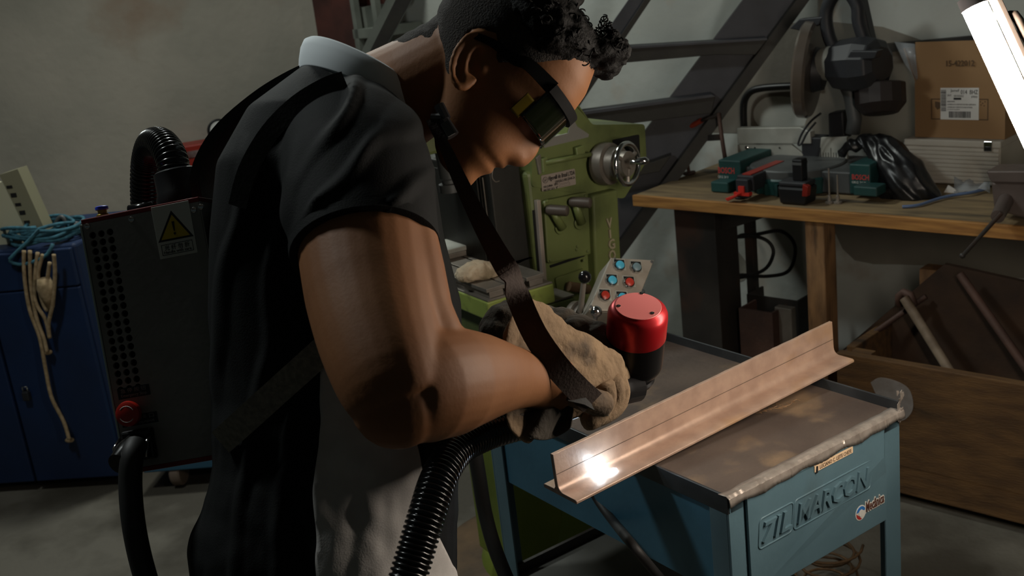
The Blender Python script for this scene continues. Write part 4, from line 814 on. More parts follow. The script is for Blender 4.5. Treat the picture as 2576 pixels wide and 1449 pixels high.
# ================================================================== LEFT SIDE
_k = onz(97, 1238, 0); CF = Fr(_k, (math.cos(math.radians(-7)), math.sin(math.radians(-7)), 0))
cbn = thing('blue_cabinet', 'dark blue steel cabinet against the plaster wall at far left', 'cabinet', CF.w((-.2, .25, 0)), CF)
ztop = CF.p(120, 622, 0)[2]; uR = CF.p(323, 1223, 0)[0]
MB(CF).box(-1.0, uR, .02, .5, .03, ztop).build('body', M['cabinet_blue'], cbn, bevel=.012, seg=3)
MB(CF).box(-1.0, -.006, 0, .02, .04, ztop-.14).build('door', M['cabinet_blue'], cbn, bevel=.004)
dr = MB(CF).box(.004, uR-.01, 0, .02, .04, ztop-.14).build('door', M['cabinet_blue'], cbn, bevel=.004)
MB(CF).box(-1.0, uR-.01, 0, .02, ztop-.135, ztop-.01).build('drawer_front', M['cabinet_blue'], cbn, bevel=.004)
hp = CF.p(70, 990, 0); pd = MB(CF).box(hp[0]-.012, hp[0]+.012, -.02, 0, hp[2]-.02, hp[2]+.012).build('padlock', M['tool_dark'], dr, bevel=.004)
MB(CF).tube([(hp[0]-.008, -.01, hp[2]+.01), (hp[0]-.008, -.01, hp[2]+.028), (hp[0]+.008, -.01, hp[2]+.028), (hp[0]+.008, -.01, hp[2]+.01)], .003, 6).build('shackle', M['chrome'], pd, smooth=True)
# ropes
m = MB(CF); pts = []; c_ = CF.p(105, 625, .05)
for i in range(150):
    t = i*.37; r1 = .085+.03*math.sin(i*.23); pts.append((c_[0]+r1*1.15*math.cos(t)+.012*math.sin(i*.9), .10+.085*math.sin(t), ztop+.012+.00032*i+.008*math.sin(t*2.3+i*.1)))
pts += [(c_[0]-.06, -.012, ztop-.01), (c_[0]-.08, -.015, ztop-.03), (c_[0]-.05, -.015, ztop-.045), (c_[0], -.015, ztop-.04), (c_[0]+.05, -.012, ztop-.02), (c_[0]+.07, .0, ztop+.01)]
tag(m.tube(catm(pts, 2), .006, 6).build('blue_rope', M['rope_blue'], smooth=True), 'tangled blue rope heaped on the blue cabinet', 'rope')
def hang(p): return catm([CF.p(x, y, -.015-.004*i % 3) for i, (x, y) in enumerate(p)], 6)
br_ = thing('beige_rope', 'beige rope hanging in loops down the blue cabinet door', 'rope', CF.w((0, -.02, .3)), CF)
for p_ in ([(60, 630), (62, 700), (75, 780), (100, 850), (115, 930), (130, 1000), (160, 1060), (174, 1105)], [(75, 630), (78, 720), (92, 800), (110, 850), (118, 885)],
           [(95, 635), (88, 700), (90, 760), (115, 805), (125, 850), (122, 815), (133, 760), (138, 690), (135, 640)], [(108, 640), (96, 690), (104, 750), (120, 780), (118, 720), (125, 660)]):
    MB(CF).tube(hang(p_), .0065, 7).build('strand', M['rope_beige'], br_, smooth=True)
for x, y in ((120, 886), (175, 1107)):
    c_ = np.array(CF.p(x, y, -.018)); MB(CF).ball(c_, .013, (1.3, .8, .7), 10).build('knot', M['rope_beige'], br_, smooth=True)
MB(CF).lathe(CF.p(110, 700, -.03), (0, 0, -1), [(0, .02), (.03, .03), (.06, .024), (.1, .012)], 12).build('wrapped_bundle', M['rope_beige'], br_, smooth=True)
# leaning board and small tool on the cabinet
m = MB(CF); m.prism([CF.p(x, y, .10) for x, y in [(-60, 450), (10, 462), (80, 600), (60, 640), (-60, 680)]], (0, .02, 0)); bo = thing('white_board', 'off-white board leaning on the blue cabinet at the left edge', 'board', CF.w((CF.p(0, 640, .1)[0], .1, ztop)), CF)
m.build('board', M['board'], bo)
m = MB(CF); m.prism([CF.p(x, y, .098) for x, y in [(-2, 440), (44, 425), (118, 590), (78, 605)]], (0, .06, 0)); be = m.build('thick_edge', M['board_edge'], bo)
for k in range(6): p_ = CF.p(22+k*11, 470+k*22, .097); MB(CF).box(p_[0]-.008, p_[0]+.012, .0965, .098, p_[2]-.006, p_[2]+.004+.004*(k % 2)).build('ink_mark', M['ink'], be)
gr = thing('hand_tool', 'small dark hand tool lying on the blue cabinet behind the rope', 'tool', CF.w(CF.p(165, 600, .2)), CF)
MB(CF).tube([CF.p(150, 585, .2), CF.p(175, 580, .2), CF.p(215, 560, .22)], [.03, .035, .02], 12).build('body', M['tool_dark'], gr, smooth=True)
MB(CF).tube(catm([CF.p(x, y, .17) for x, y in [(140, 595), (142, 560), (155, 545), (170, 565)]], 5), .007, 8).build('guard', M['tool_grey'], gr, smooth=True)
MB(CF).cyl(CF.p(185, 590, .18), CF.p(188, 565, .18), .014).build('chuck', M['raw_steel'], gr)
# blue trolley with caster behind the backpack
_t = onz(430, 1236, 0); TF_ = Fr(_t, (math.cos(math.radians(-5)), math.sin(math.radians(-5)), 0))
tr = thing('blue_trolley', 'low blue trolley with a caster on the floor behind the man', 'trolley', _t, TF_)
z_ = TF_.p(500, 1180, 0)[2]; MB(TF_).box(-.08, .6, 0, .5, z_, z_+.05).build('deck', mat('trolley_blue', '#35607a', .5), tr, bevel=.005)
for u, v in ((.02, .05), (.5, .05), (.02, .45), (.5, .45)):
    cs = MB(TF_).lathe((u-.018, v, .05), (1, 0, 0), [(0, .045), (.006, .05), (.03, .05), (.036, .045)], 22).build('caster_wheel', mat('caster_tyre', '#7a6a5e', .6), tr, smooth='auto')
    MB(TF_).box(u-.024, u+.024, v-.03, v+.03, .1, z_).build('caster_fork', M['tool_dark'], cs, bevel=.003)
# red air unit with gauge on the plaster wall
rp = thing('air_regulator', 'red air unit with a round pressure gauge on the plaster wall', 'air regulator', LW.w(LW.p(500, 440, -.12)), LW)
MB(LW).prism([LW.p(x, y, -.16) for x, y in [(440, 372), (560, 352), (575, 425), (470, 445)]], (0, .15, 0)).build('housing', M['red_paint'], rp, bevel=.006)
MB(LW).prism([LW.p(x, y, -.164) for x, y in [(470, 382), (545, 370), (548, 385), (474, 398)]], (0, .004, 0)).build('label_strip', mat('worn_label', '#8a7a78', .6, 0, '#5c3530', 20), rp)
gp = np.array(LW.p(547, 328, -.13)); gg = MB(LW).lathe(gp, (.1, -1, .1), [(0, .05), (.03, .055), (.034, .05), (.034, .046)], 28).build('gauge', M['black_plastic'], rp, smooth='auto')
MB(LW).lathe(gp+np.array([.0034, -.034, .0034]), (.1, -1, .1), [(0, .043), (.002, .043)], 28).build('gauge_dial', M['paper'], gg); MB(LW).tube([gp+np.array([.004, -.0375, .004]), gp+np.array([-.02, -.0375, .02])], .0015, 4).build('needle', M['ink'], gg)
MB(LW).cyl(gp+np.array([0, .01, -.05]), gp+np.array([0, .01, -.1]), .012).build('gauge_stem', M['brass'], gg)
# ================================================================== PERSON
HS = .000475; OH = at(1195, 170, 1.33)
HA = RIGHT*.683-UP*.732; HB_ = RIGHT*.732+UP*.683; HCc = -FWD
def hw_(a, b, c): return OH+(HA*a+HB_*b+HCc*c)*HS
KB = np.array([-228, -215, -180, -147, -133, -123, -100, -60, -20, 30, 75, 105, 157, 217, 255, 275, 284.])
KF = np.array([196, 211, 206, 221, 213, 232, 231, 224, 226, 224, 242, 250, 240, 210, 160, 95, 30.])
KK = np.array([120, 85, 40, 5, -8, -15, -32, -70, -125, -165, -180, -186, -186, -172, -135, -80, -25.])
KW = np.array([30, 58, 84, 104, 110, 114, 124, 138, 148, 154, 158, 160, 160, 150, 120, 75, 25.])
NB = np.array([-230, -104, -97, -80, -61, -40, 0, 40, 75, 110, 300.]); NN = np.array([0, 0, 20, 40, 46, 44, 27, 9, 0, 0, 0.])
def smi(x, X, Y):
    return float(np.mean([np.interp(x+d, X, Y) for d in (-6, -3, 0, 3, 6)]))
def head(b, th, ex=0.0, nose=True):
    f_, k_, w_ = smi(b, KB, KF), smi(b, KB, KK), smi(b, KB, KW)
    ac = k_+(f_-k_)*.46; ct, st = math.cos(th), math.sin(th); e = 2/2.25
    a = ac+((f_-ac) if ct > 0 else (ac-k_))*math.copysign(abs(ct)**e, ct); c = w_*math.copysign(abs(st)**e, st)
    if nose and ct > 0:
        sg = np.interp(b, [-104, -70, -20, 60], [44, 40, 26, 20]); a += float(np.interp(b, NB, NN))*math.exp(-(c/sg)**2)
        for s in (-1, 1):
            a += -13*math.exp(-((c-s*66)/30)**2-((b-45)/26)**2); r_ = math.exp(-((c-s*112)/40)**2-((b+5)/34)**2); c += s*7*r_; a += 5*r_
            a += 9*math.exp(-((c-s*34)/13)**2-((b+76)/16)**2)              # nostril wings
            c -= s*8*math.exp(-((b+120)/40)**2-((a-110)/60)**2)
        a += 4*math.exp(-(c/52)**2)*(math.exp(-((b+118)/8)**2)+math.exp(-((b+150)/9)**2))-5*math.exp(-(c/50)**2-((b+134)/5)**2)
    if ex: a += ex*ct; c += ex*st
    return a, b, c
NT = 88; bs_ = np.concatenate([np.linspace(-228, -60, 60), np.linspace(-57, 284, 70)])
body = MB()
body.loft([[hw_(*head(b, 2*math.pi*k/NT)) for k in range(NT)] for b in bs_])
# ear
def pl2(x, y, c=160):                                 # pixel on a near-side feature -> head plane coordinates
    k = (1.33-c*HS)/1.33; dx, dy = (CX+(x-CX)*k)-1195, (CY+(y-CY)*k)-170; return .683*dx+.732*dy, .732*dx-.683*dy
eo = catm([(1238, 120), (1224, 94), (1204, 85), (1180, 92), (1156, 120), (1141, 155), (1138, 185), (1146, 212), (1162, 224), (1182, 214), (1196, 196)], 4)
E3 = []
for i, (x, y) in enumerate(eo):
    a, b = pl2(x, y); back = max(0, min(1, (1240-x)/90)); E3.append((a, b, 146+34*back))
body.tube([hw_(*p) for p in E3], [.0042]*len(E3), 10)
ec_ = pl2(1196, 158)
for k in range(2):                                     # ear shell
    pass
sh_ = [hw_(p[0]*.98+ec_[0]*.02, p[1]*.98+ec_[1]*.02, p[2]-6) for p in E3]; cen = hw_(ec_[0]+4, ec_[1], 146)
n_ = len(sh_); body.add(sh_+[cen]+[p-HCc*.006 for p in sh_]+[cen-HCc*.012], [(i, i+1, n_) for i in range(n_-1)]+[(n_-1, 0, n_)]+[(n_+1+i+1, n_+1+i, 2*n_+1) for i in range(n_-1)]+[(n_+1, 2*n_, 2*n_+1)]+[(i, n_+1+i, n_+2+i, i+1) for i in range(n_-1)]+[(n_-1, 2*n_, n_+1, 0)])
ah = catm([(1222, 120), (1205, 112), (1184, 128), (1172, 160), (1170, 190), (1180, 205)], 4); body.tube([hw_(*pl2(x, y), 158+12*(1222-x)/50) for x, y in ah], .0035, 8)
body.ball(hw_(*pl2(1212, 172), 150), .0065); body.ball(hw_(*pl2(1168, 214), 166), .008)
# neck, torso, limbs
body.tube([at(1215, 110, 1.335), at(1150, 165, 1.34), at(1060, 212, 1.355), at(960, 270, 1.375), at(880, 330, 1.385)], [.058, .061, .061, .068, .08], 24)
TS = [((770, 178), (950, 225), .075), ((645, 295), (1062, 335), .16), ((572, 430), (1092, 440), .18), ((552, 600), (1115, 590), .172), ((545, 800), (1160, 760), .163), ((565, 1000), (1165, 950), .158), ((565, 1150), (1150, 1150), .165), ((508, 1360), (1150, 1310), .178), ((512, 1560), (1150, 1500), .18)]
def tring(L, R, hd, sc=1.0, d=1.38, n=36, e=2.5):
    c = (at(*L, d)+at(*R, d))/2; hx = (at(*R, d)-at(*L, d))/2*sc; hz = -FWD*hd*sc; q = 2/e
    return [c+hx*math.copysign(abs(math.cos(t))**q, math.cos(t))+hz*math.copysign(abs(math.sin(t))**q, math.sin(t)) for t in np.linspace(0, 2*math.pi, n, endpoint=False)]
body.loft([tring(L, R, hd, .82 if i else .75) for i, (L, R, hd) in enumerate(TS)])
ARM = [(900, 400, 1.22, .060), (908, 500, 1.18, .070), (918, 620, 1.145, .0690), (935, 740, 1.11, .0665), (958, 850, 1.075, .061), (990, 955, 1.045, .0545), (1008, 1005, 1.04, .0475)]
FOR = [(1000, 990, 1.042, .050), (1060, 968, 1.065, .0565), (1125, 958, 1.10, .0555), (1200, 950, 1.15, .047), (1270, 950, 1.205, .037), (1330, 955, 1.25, .031), (1400, 965, 1.29, .033)]
for ch_ in (ARM, FOR):
    P = catm([at(x, y, d) for x, y, d, r in ch_], 4); R = np.interp(np.linspace(0, len(ch_)-1, len(P)), range(len(ch_)), [r for *_, r in ch_]); body.tube(P, list(R), 26)
body.ball(at(1000, 1010, 1.04), .045, n=20); body.ball(at(900, 375, 1.26), .055, n=20)
body.tube([at(1020, 560, 1.15), at(1030, 680, 1.125), at(1050, 790, 1.10), at(1085, 860, 1.09), at(1120, 900, 1.10)], [.03, .036, .036, .034, .03], 20)     # biceps running into the forearm
FARM = [(905, 400, 1.52, .066), (960, 640, 1.58, .06), (1060, 900, 1.6, .05), (1200, 930, 1.56, .045), (1330, 900, 1.5, .034), (1440, 880, 1.45, .03)]
body.tube([at(x, y, d) for x, y, d, r in FARM], [r for *_, r in FARM], 18)
HIP = at(800, 1480, 1.38); hx = nrm([RIGHT[0], RIGHT[1], 0]); hy = np.array([-hx[1], hx[0], 0])
FEET = []
for s in (-1, 1):
    t0 = HIP+hy*s*.085; body.tube([t0+np.array([0, 0, .08]), t0, (t0[0]+.02, t0[1], .48), (t0[0], t0[1], .1), (t0[0], t0[1], .045)], [.09, .085, .058, .042, .045], 18)
    body.loft([[np.array([t0[0]+x*.0+u, t0[1], 0])+np.array([0, math.cos(t)*r, max(0.0, .04+math.sin(t)*h)]) for t in np.linspace(0, 6.28, 14, endpoint=False)] for u, r, h in ((-.06, .03, .035), (0, .042, .05), (.1, .046, .04), (.17, .035, .03))])
pb = remesh(body, .0031, 5, .5)
person = pb.build('person', M['skin'], smooth=True, origin=(HIP[0], HIP[1], 0))
tag(person, 'man in black polo and dark safety glasses bending over the cart, tan work gloves on', 'person')

# ---- hair
def hline(th):                                        # hairline height around the head
    d = abs((math.degrees(th)+180) % 360-180); return float(np.interp(d, [0, 25, 48, 62, 74, 82, 92, 104, 120, 180], [222, 210, 175, 120, 60, 20, 74, 40, -70, -95]))
def hairloft(tfun, bl, name, mt, nz, nsc):
    rings = []
    for b in bl:
        r_ = []
        for k in range(120):
            th = 2*math.pi*k/120; t = tfun(b, th); p = hw_(*head(b, th, t, False)); r_.append(p+nrm(p-OH)*(nz*fbm(p, nsc, 3) if t > 0 else 0))
        rings.append(r_)
    m = MB(); m.loft(rings); return m
def t_f(b, th): return min(4.0, (b-hline(th))*.3)-1.2 if b > hline(th)-8 else -7
def t_t(b, th):
    d = abs((math.degrees(th)+180) % 360-180); h0 = float(np.interp(d, [0, 40, 70, 110, 180], [215, 190, 120, 150, 190])); return max(-9, min((b-h0)*.75, 26 if d > 60 else 34))
fo = hairloft(t_f, np.linspace(-110, 289, 90), 'faded_hair', M['fade'], .0004, 300).build('faded_hair', M['fade'], person, smooth=True); fo['label'] = 'short faded hair at sides and nape'
m = hairloft(t_t, np.linspace(90, 320, 60), 'hair', M['hair'], .004, 70)
for k in range(26):                                   # quiff mass
    u = rng.uniform(-85, 85); m.ball(hw_(rng.uniform(178, 226), rng.uniform(238, 292), u), rng.uniform(.010, .016))
hm = remesh(m, .004, 2)
for i in range(len(hm.v)): hm.v[i] += hm.n[i]*.003*fbm(hm.v[i], 130, 2)
hr = hm.build('hair', M['hair'], person, smooth=True)
m = MB()
for k in range(420):                                  # loose curls on top and quiff
    if k < 260: a0, b0, c0 = rng.uniform(140, 230), rng.uniform(228, 306), rng.uniform(-95, 100)
    else: th = rng.uniform(-2.2, 2.2); b0 = rng.uniform(170, 285); a0, b0, c0 = head(b0, th, 30, False)
    if (a0 > 200 and b0 < 250) or a0 > 222: continue
    p = hw_(a0, b0, c0); ax = nrm(rng.normal(size=3)); u = nrm(np.cross(ax, rng.normal(size=3))); v = np.cross(ax, u); r = rng.uniform(.003, .006); t0 = rng.uniform(0, 6)
    m.tube([p+(u*math.cos(t0+t)+v*math.sin(t0+t))*r+ax*t*.0012 for t in np.linspace(0, 4.2, 9)], [.0009]*8+[.0003], 4)
m.build('curls', M['hair'], hr, smooth=True)['kind'] = 'stuff'
NK = [(1190, 132, 1.337), (1150, 165, 1.34), (1100, 190, 1.348), (1050, 217, 1.357)]   # short hair fading out down the nape
nax = nrm(at(1215, 110, 1.335)-at(1060, 212, 1.355)); nb = nrm(np.cross(nax, FWD)); nb = nb if nb@UP > 0 else -nb; rr = []
for k, c in enumerate(catm([at(*q) for q in NK], 8)):
    u = k/24; rr.append([c+(nb*math.cos(t)-FWD*math.sin(t))*(.0624-.0024*u**1.4-.0022*max(0, abs(t+.1)-.7)+.0011*mnoise.noise((u*9, t*5, 2))) for t in np.linspace(-1.4, 1.25, 40)])
m = MB(); m.add([p for r in rr for p in r], [(i*40+j, i*40+j+1, (i+1)*40+j+1, (i+1)*40+j) for i in range(len(rr)-1) for j in range(39)]); m.build('nape_hair', M['fade'], person, smooth=True, solid=.0006)
# eyebrow (near side)
m = MB(); m.tube([hw_(*head(b, th, 2.5)) for b, th in ((72, .22), (80, .38), (82, .55), (72, .72))], [.002, .0035, .003, .001], 6); m.build('eyebrow', M['hair'], person, smooth=True)
# short moustache and beard shadow are only a tint in the photo: none built
# ---- safety glasses
gl = thing('safety_glasses', 'black wraparound safety glasses with dark green lenses worn by the man', 'glasses', hw_(230, 20, 0), WORLD)
def visor(b0, b1, t0, t1, ex, nb=10, nt=40):
    m = MB(); rows = [[hw_(*head(min(b, 75)*0+60, th, ex, False)[:1], b, head(60, th, ex, False)[2]) for th in np.linspace(t0, t1, nt)] for b in np.linspace(b0, b1, nb)]
    m.add([p for r in rows for p in r], [(i*nt+j, i*nt+j+1, (i+1)*nt+j+1, (i+1)*nt+j) for i in range(nb-1) for j in range(nt-1)]); return m
visor(-14, 82, -.86, .86, 24).build('lens', M['lens'], gl, smooth=True, solid=.002)
for s in (1, -1):
    tt0, tt1 = (.86, 1.0) if s > 0 else (-1.0, -.86)
    visor(-24, 34, tt0, tt1, 22).build('side_shield', M['lens_side'], gl, smooth=True, solid=.002)
    P = [hw_(*head(60, s*.84, 27, False)[:1], 86, head(60, s*.84, 27, False)[2]), hw_(*head(60, s*1.2, 16, False)[:1], 80, head(60, s*1.2, 16, False)[2]), hw_(75, 62, s*166), hw_(15, 52, s*166), hw_(-30, 32, s*162)]
    MB().ribbon(catm(P, 5), HB_, list(np.linspace(.017, .009, 16))+[.008]*5, .004).build('temple', M['frame_black'], gl, smooth='auto')
m = MB(); m.ribbon([hw_(head(60, th, 28, False)[0], 86, head(60, th, 28, False)[2]) for th in np.linspace(-.86, .86, 30)], HB_, .012, .006); m.build('brow_bar', M['frame_black'], gl, smooth='auto')

# ---- polo shirt
sm = MB(); sm.loft([tring(L, R, hd) for L, R, hd in TS])
SLV = [(872, 335, 1.31, .068), (888, 385, 1.245, .080), (902, 450, 1.20, .082), (910, 540, 1.168, .079), (919, 628, 1.143, .0768)]
P = catm([at(x, y, d) for x, y, d, r in SLV], 4); R = np.interp(np.linspace(0, 4, len(P)), range(5), [r for *_, r in SLV]); sm.tube(P, list(R), 30); sm.ball(at(886, 352, 1.27), .072, n=20)
sm.tube([at(880, 300, 1.44), at(900, 420, 1.54), at(930, 560, 1.57)], [.08, .078, .072], 22)
ps = remesh(sm, .0042, 9, .55); V = ps.v
for i in range(len(V)):
    x, y, d = pix(V[i]); f_ = 0
    if d < 1.42:
        th = math.degrees(math.atan2(640-y, x-670)); wv = 1.3*mnoise.noise((x/170, y/170, 1)); am = min(1, max(0, (600-y)/90))*min(1, max(0, (y-170)/60))*min(1, max(0, (math.hypot(x-670, y-640)-70)/120))*min(1, max(0, (1120-x)/90))*min(1, max(0, (x-738)/60))
        k = math.sin(math.radians(th)*19+wv*2.2); f_ += am*.0062*(max(0, k)**1.6)*(.45+.8*(mnoise.noise((x/120, y/120, 7))+.5))
        bk = min(1, max(0, (790-x)/60))*min(1, max(0, (y-330)/120)); k2 = math.sin(x/17+y/130+3*mnoise.noise((x/200, y/300, 3))); f_ += bk*.0058*max(0, k2)**1.5
        lw = min(1, max(0, (y-950)/150)); f_ += lw*.006*fbm((x/130, y/220, 2), 1, 3)
    V[i] += ps.n[i]*f_
shirt = ps.build('polo_shirt', M['shirt'], person, smooth=True); shirt['label'] = 'black short-sleeved polo shirt'
# sleeve hem band
pA, pB = at(917, 612, 1.1475), at(919.5, 634, 1.1415); MB().lathe(pA, pB-pA, [(0, .0755), (.001, .0778), (np.linalg.norm(pB-pA), .0772), (np.linalg.norm(pB-pA)+.001, .074)], 44).build('sleeve_hem', M['shirt'], shirt, smooth='auto')
def surf(x, y):
    dd = (pxs[:, 0]-x)**2+(pxs[:, 1]-y)**2; return float(pxs[dd < 120, 2].min()) if (dd < 120).any() else 1.3
pxs = np.array([pix(v) for v in V])
# light side panel: the near-side patch of the shirt surface, lifted as its own cloth
def inpoly(x, y, P):
    r = False; j = len(P)-1
    for i in range(len(P)):
        if (P[i][1] > y) != (P[j][1] > y) and x < (P[j][0]-P[i][0])*(y-P[i][1])/(P[j][1]-P[i][1])+P[i][0]: r = not r
        j = i
    return r
PAN = [(775, 740), (790, 800), (805, 870), (803, 915), (800, 1000), (801, 1100), (781, 1225), (790, 1330), (792, 1600), (1200, 1600), (1150, 1449), (1092, 1330), (1075, 1240), (1040, 1080), (960, 900), (850, 760), (800, 720)]
px = np.array([pix(v) for v in V]); keep = [f for f in ps.f if all(px[i][2] < 1.36 and inpoly(px[i][0], px[i][1], PAN) for i in f)]
ids = sorted({i for f in keep for i in f}); mp = {i: k for k, i in enumerate(ids)}; m = MB(); m.v = [tuple(V[i]+ps.n[i]*.0022) for i in ids]; m.f = [tuple(mp[i] for i in f) for f in keep]
ed = {}
for f in m.f:
    for i in range(len(f)): e = tuple(sorted((f[i], f[(i+1) % len(f)]))); ed[e] = ed.get(e, 0)+1
nb_ = {}
for (i, j), c in ed.items():
    if c == 1: nb_.setdefault(i, []).append(j); nb_.setdefault(j, []).append(i)
VV = np.array(m.v)
for it in range(14):
    V2 = VV.copy()
    for i, js in nb_.items():
        if len(js) == 2: V2[i] = .4*VV[i]+.3*(VV[js[0]]+VV[js[1]])
    VV = V2
m.v = [tuple(v) for v in VV]
so = m.build('side_panel', M['panel_cloth'], shirt, smooth=True, solid=.0024); so['label'] = 'light grey side panel'
# white collar
rings = [[], [], [], []]; c0, c1 = at(772, 150, 1.385), at(1076, 292, 1.37)
for k in range(48):
    t = 2*math.pi*k/48; ct_, st_ = math.cos(t), math.sin(t); cen = (c0+c1)/2; hx2 = (c1-c0)/2; base = cen+hx2*ct_-FWD*st_*.087
    out = nrm(hx2*ct_/np.linalg.norm(hx2)-FWD*st_); bk = max(0, -ct_)**1.5; upv = nrm(RIGHT*.12+UP*.95); base = base+upv*(.014*max(0, st_))
    h = .017+.004*bk; flare = .0035+.002*bk
    rings[0].append(base+out*.006-upv*.026); rings[1].append(base+out*(.007+.002*bk)+upv*h*.35); rings[2].append(base-out*(.004-.006*bk)+upv*h); rings[3].append(base-out*.008+upv*(h-.012))
MB().loft(rings, caps=False).build('collar', M['white_cloth'], shirt, smooth=True, solid=.0022, subsurf=1)['label'] = 'white polo collar'
# trousers
m = MB()
for s in (-1, 1): t0 = HIP+hy*s*.085; m.tube([t0+np.array([0, 0, .02]), (t0[0]+.02, t0[1], .5), (t0[0]+.005, t0[1], .1)], [.105, .085, .075], 22)
tr_ = remesh(m, .006, 4)
for i in range(len(tr_.v)): tr_.v[i] += tr_.n[i]*.006*fbm(tr_.v[i], 9, 2)
tr_.build('trousers', M['panel_cloth'], person, smooth=True)

# ---- right glove: gauntlet and hand closed on the gun
def gring(x, y, d, hv, hd, tilt=0.0, n=28, wob=0.0):
    c = at(x, y, d); s = d/FPX; ax = nrm(UP*math.cos(tilt)+RIGHT*math.sin(tilt)); bx = nrm(-FWD*.8+RIGHT*.6*(-1))
    return [c+ax*math.sin(t)*hv*s+bx*math.cos(t)*hd+nrm(ax*math.sin(t)+bx*math.cos(t))*wob*mnoise.noise((math.cos(t)*1.7+x/60, math.sin(t)*1.7, y/60)) for t in np.linspace(0, 2*math.pi, n, endpoint=False)]
GL = [(1338, 935, 1.262, 182, .060, -.02, .006), (1352, 938, 1.27, 170, .058, .0, .007), (1385, 940, 1.29, 140, .054, .02, .006), (1420, 942, 1.31, 118, .051, .05, .005), (1455, 945, 1.325, 102, .048, .1, .004), (1490, 948, 1.345, 90, .046, .12, .004), (1520, 953, 1.36, 72, .042, .12, .003), (1545, 958, 1.37, 50, .034, .12, .002), (1558, 962, 1.375, 22, .02, .12, 0)]
m = MB(); m.loft([gring(x, y, d, hv, hd, tl, wob=w_) for x, y, d, hv, hd, tl, w_ in GL], caps=False)
m.f.append(tuple((len(GL)-1)*28+k for k in range(28)))
gv = m.build('right_glove', M['leather'], person, smooth=True, solid=.003, subsurf=2); gv['label'] = 'tan suede gauntlet on the near hand'
tx = bpy.data.textures.new('suede', 'CLOUDS'); tx.noise_scale = .03
md = gv.modifiers.new('wrinkle', 'DISPLACE'); md.texture = tx; md.strength = .014; md.mid_level = .5
fs_ = [[(1552, 930, 1.41), (1566, 965, 1.43), (1556, 1010, 1.425), (1532, 1032, 1.40)], [(1548, 945, 1.385), (1560, 985, 1.40), (1545, 1025, 1.395), (1512, 1045, 1.375)], [(1538, 955, 1.36), (1548, 995, 1.37), (1528, 1035, 1.365), (1490, 1052, 1.35)], [(1520, 965, 1.34), (1524, 1005, 1.345), (1502, 1045, 1.34), (1468, 1062, 1.33)]]
for f_ in fs_:
    P = catm([at(*p) for p in f_], 5); MB().tube(P, [.013]*(len(P)-2)+[.0115, .006], 12).build('finger', M['leather'], gv, smooth=True)
P = catm([at(*p) for p in [(1430, 985, 1.275), (1468, 1000, 1.285), (1500, 1012, 1.30), (1525, 1018, 1.315)]], 5); MB().tube(P, [.0155]*(len(P)-2)+[.012, .006], 12).build('thumb', M['leather'], gv, smooth=True)
# drooping lower flap of the gauntlet, its shade painted in as darker suede
m = MB(); rows = []
for i in range(9):
    u = i/8; x = 1305+u*140; y0 = 1040-u*25; y1 = 1085+35*math.sin(u*2.6)*(1-.25*u)-u*u*22; rows.append([at(x-6*v, y0+(y1-y0)*v, 1.235+.05*u+.012*math.sin(u*9+v*2)) for v in np.linspace(0, 1, 5)])
m.add([p for r in rows for p in r], [(i*5+j, i*5+j+1, (i+1)*5+j+1, (i+1)*5+j) for i in range(8) for j in range(4)]); m.build('cuff_flap', M['leather_dark'], gv, smooth=True, solid=.003, subsurf=1)
# left glove behind
m = MB()
for (x, y, d, r) in ((1290, 850, 1.50, .05), (1340, 850, 1.49, .05), (1400, 858, 1.475, .045), (1450, 868, 1.46, .042), (1490, 880, 1.45, .038), (1515, 895, 1.44, .03)): m.ball(at(x, y, d), r)
for j, dd in enumerate((0, .022, .044, .066)): m.tube(catm([at(1505, 875, 1.42+dd), at(1535, 890, 1.42+dd), at(1548, 930, 1.425+dd), at(1535, 975, 1.43+dd)], 4), .0115, 10)
m.tube([at(1440, 880, 1.43), at(1490, 920, 1.425), at(1530, 935, 1.425)], .013, 10)
lgm = remesh(m, .0035, 4)
for i in range(len(lgm.v)): lgm.v[i] += lgm.n[i]*.004*fbm(lgm.v[i], 45, 2)
lgm.build('left_glove', M['leather_dark'], person, smooth=True)['label'] = 'dark far-hand glove'

# ================================================================== LASER GUN
gun = thing('laser_gun', 'handheld laser head with red-capped black cylinder in the gloved hand', 'laser gun', at(1608, 965, 1.43), WORLD)
cax = nrm(UP*.82-FWD*.57); TC = at(1606, 770, 1.40); HGT = .12; bc = TC-cax*HGT
MB().lathe(bc, cax, [(0, .022), (0, .027), (.005, .029), (.009, .027), (.011, .0275), (.014, .030), (.018, .030), (.021, .034), (.028, .037), (.032, .0375), (.074, .0378)], 48).build('cylinder', M['gun_black'], gun, smooth='auto')
cp = MB().lathe(bc+cax*.074, cax, [(0, .0378), (.001, .0384), (.03, .0384), (.036, .0378), (.0405, .0358), (.0435, .0325), (.0445, .0305), (.0455, .0298), (.0455, .001)], 56).build('red_cap', M['gun_red'], gun, smooth='auto')
cp['label'] = 'anodised red end cap'
MB().lathe(bc+cax*.1195, cax, [(0, .0292), (.0006, .0292), (.001, .0288)], 56).build('cap_face', mat('red_face_painted_sheen', '#e88481', .45, .15), cp, smooth='auto')  # paler pink colour paints the lamp's sheen onto the red end face
ca = nrm(np.cross(cax, FWD)); cbv = np.cross(cax, ca); tpn = bc+cax*.1205
def cap_at(x, y): r_ = ray(x, y); k = ((tpn-CAM)@cax)/(r_@cax); return CAM+r_*k
for x, y in ((1614, 738), (1556, 770), (1641, 788)): s_ = MB().lathe(cap_at(x, y), cax, [(0, .0028), (.0006, .0028), (.0008, .002)], 14).build('cap_screw', M['chrome'], cp, smooth='auto'); MB().lathe(cap_at(x, y)+cax*.0007, cax, [(0, .0011), (.0003, .0011)], 6).build('screw_socket', M['ink'], s_)
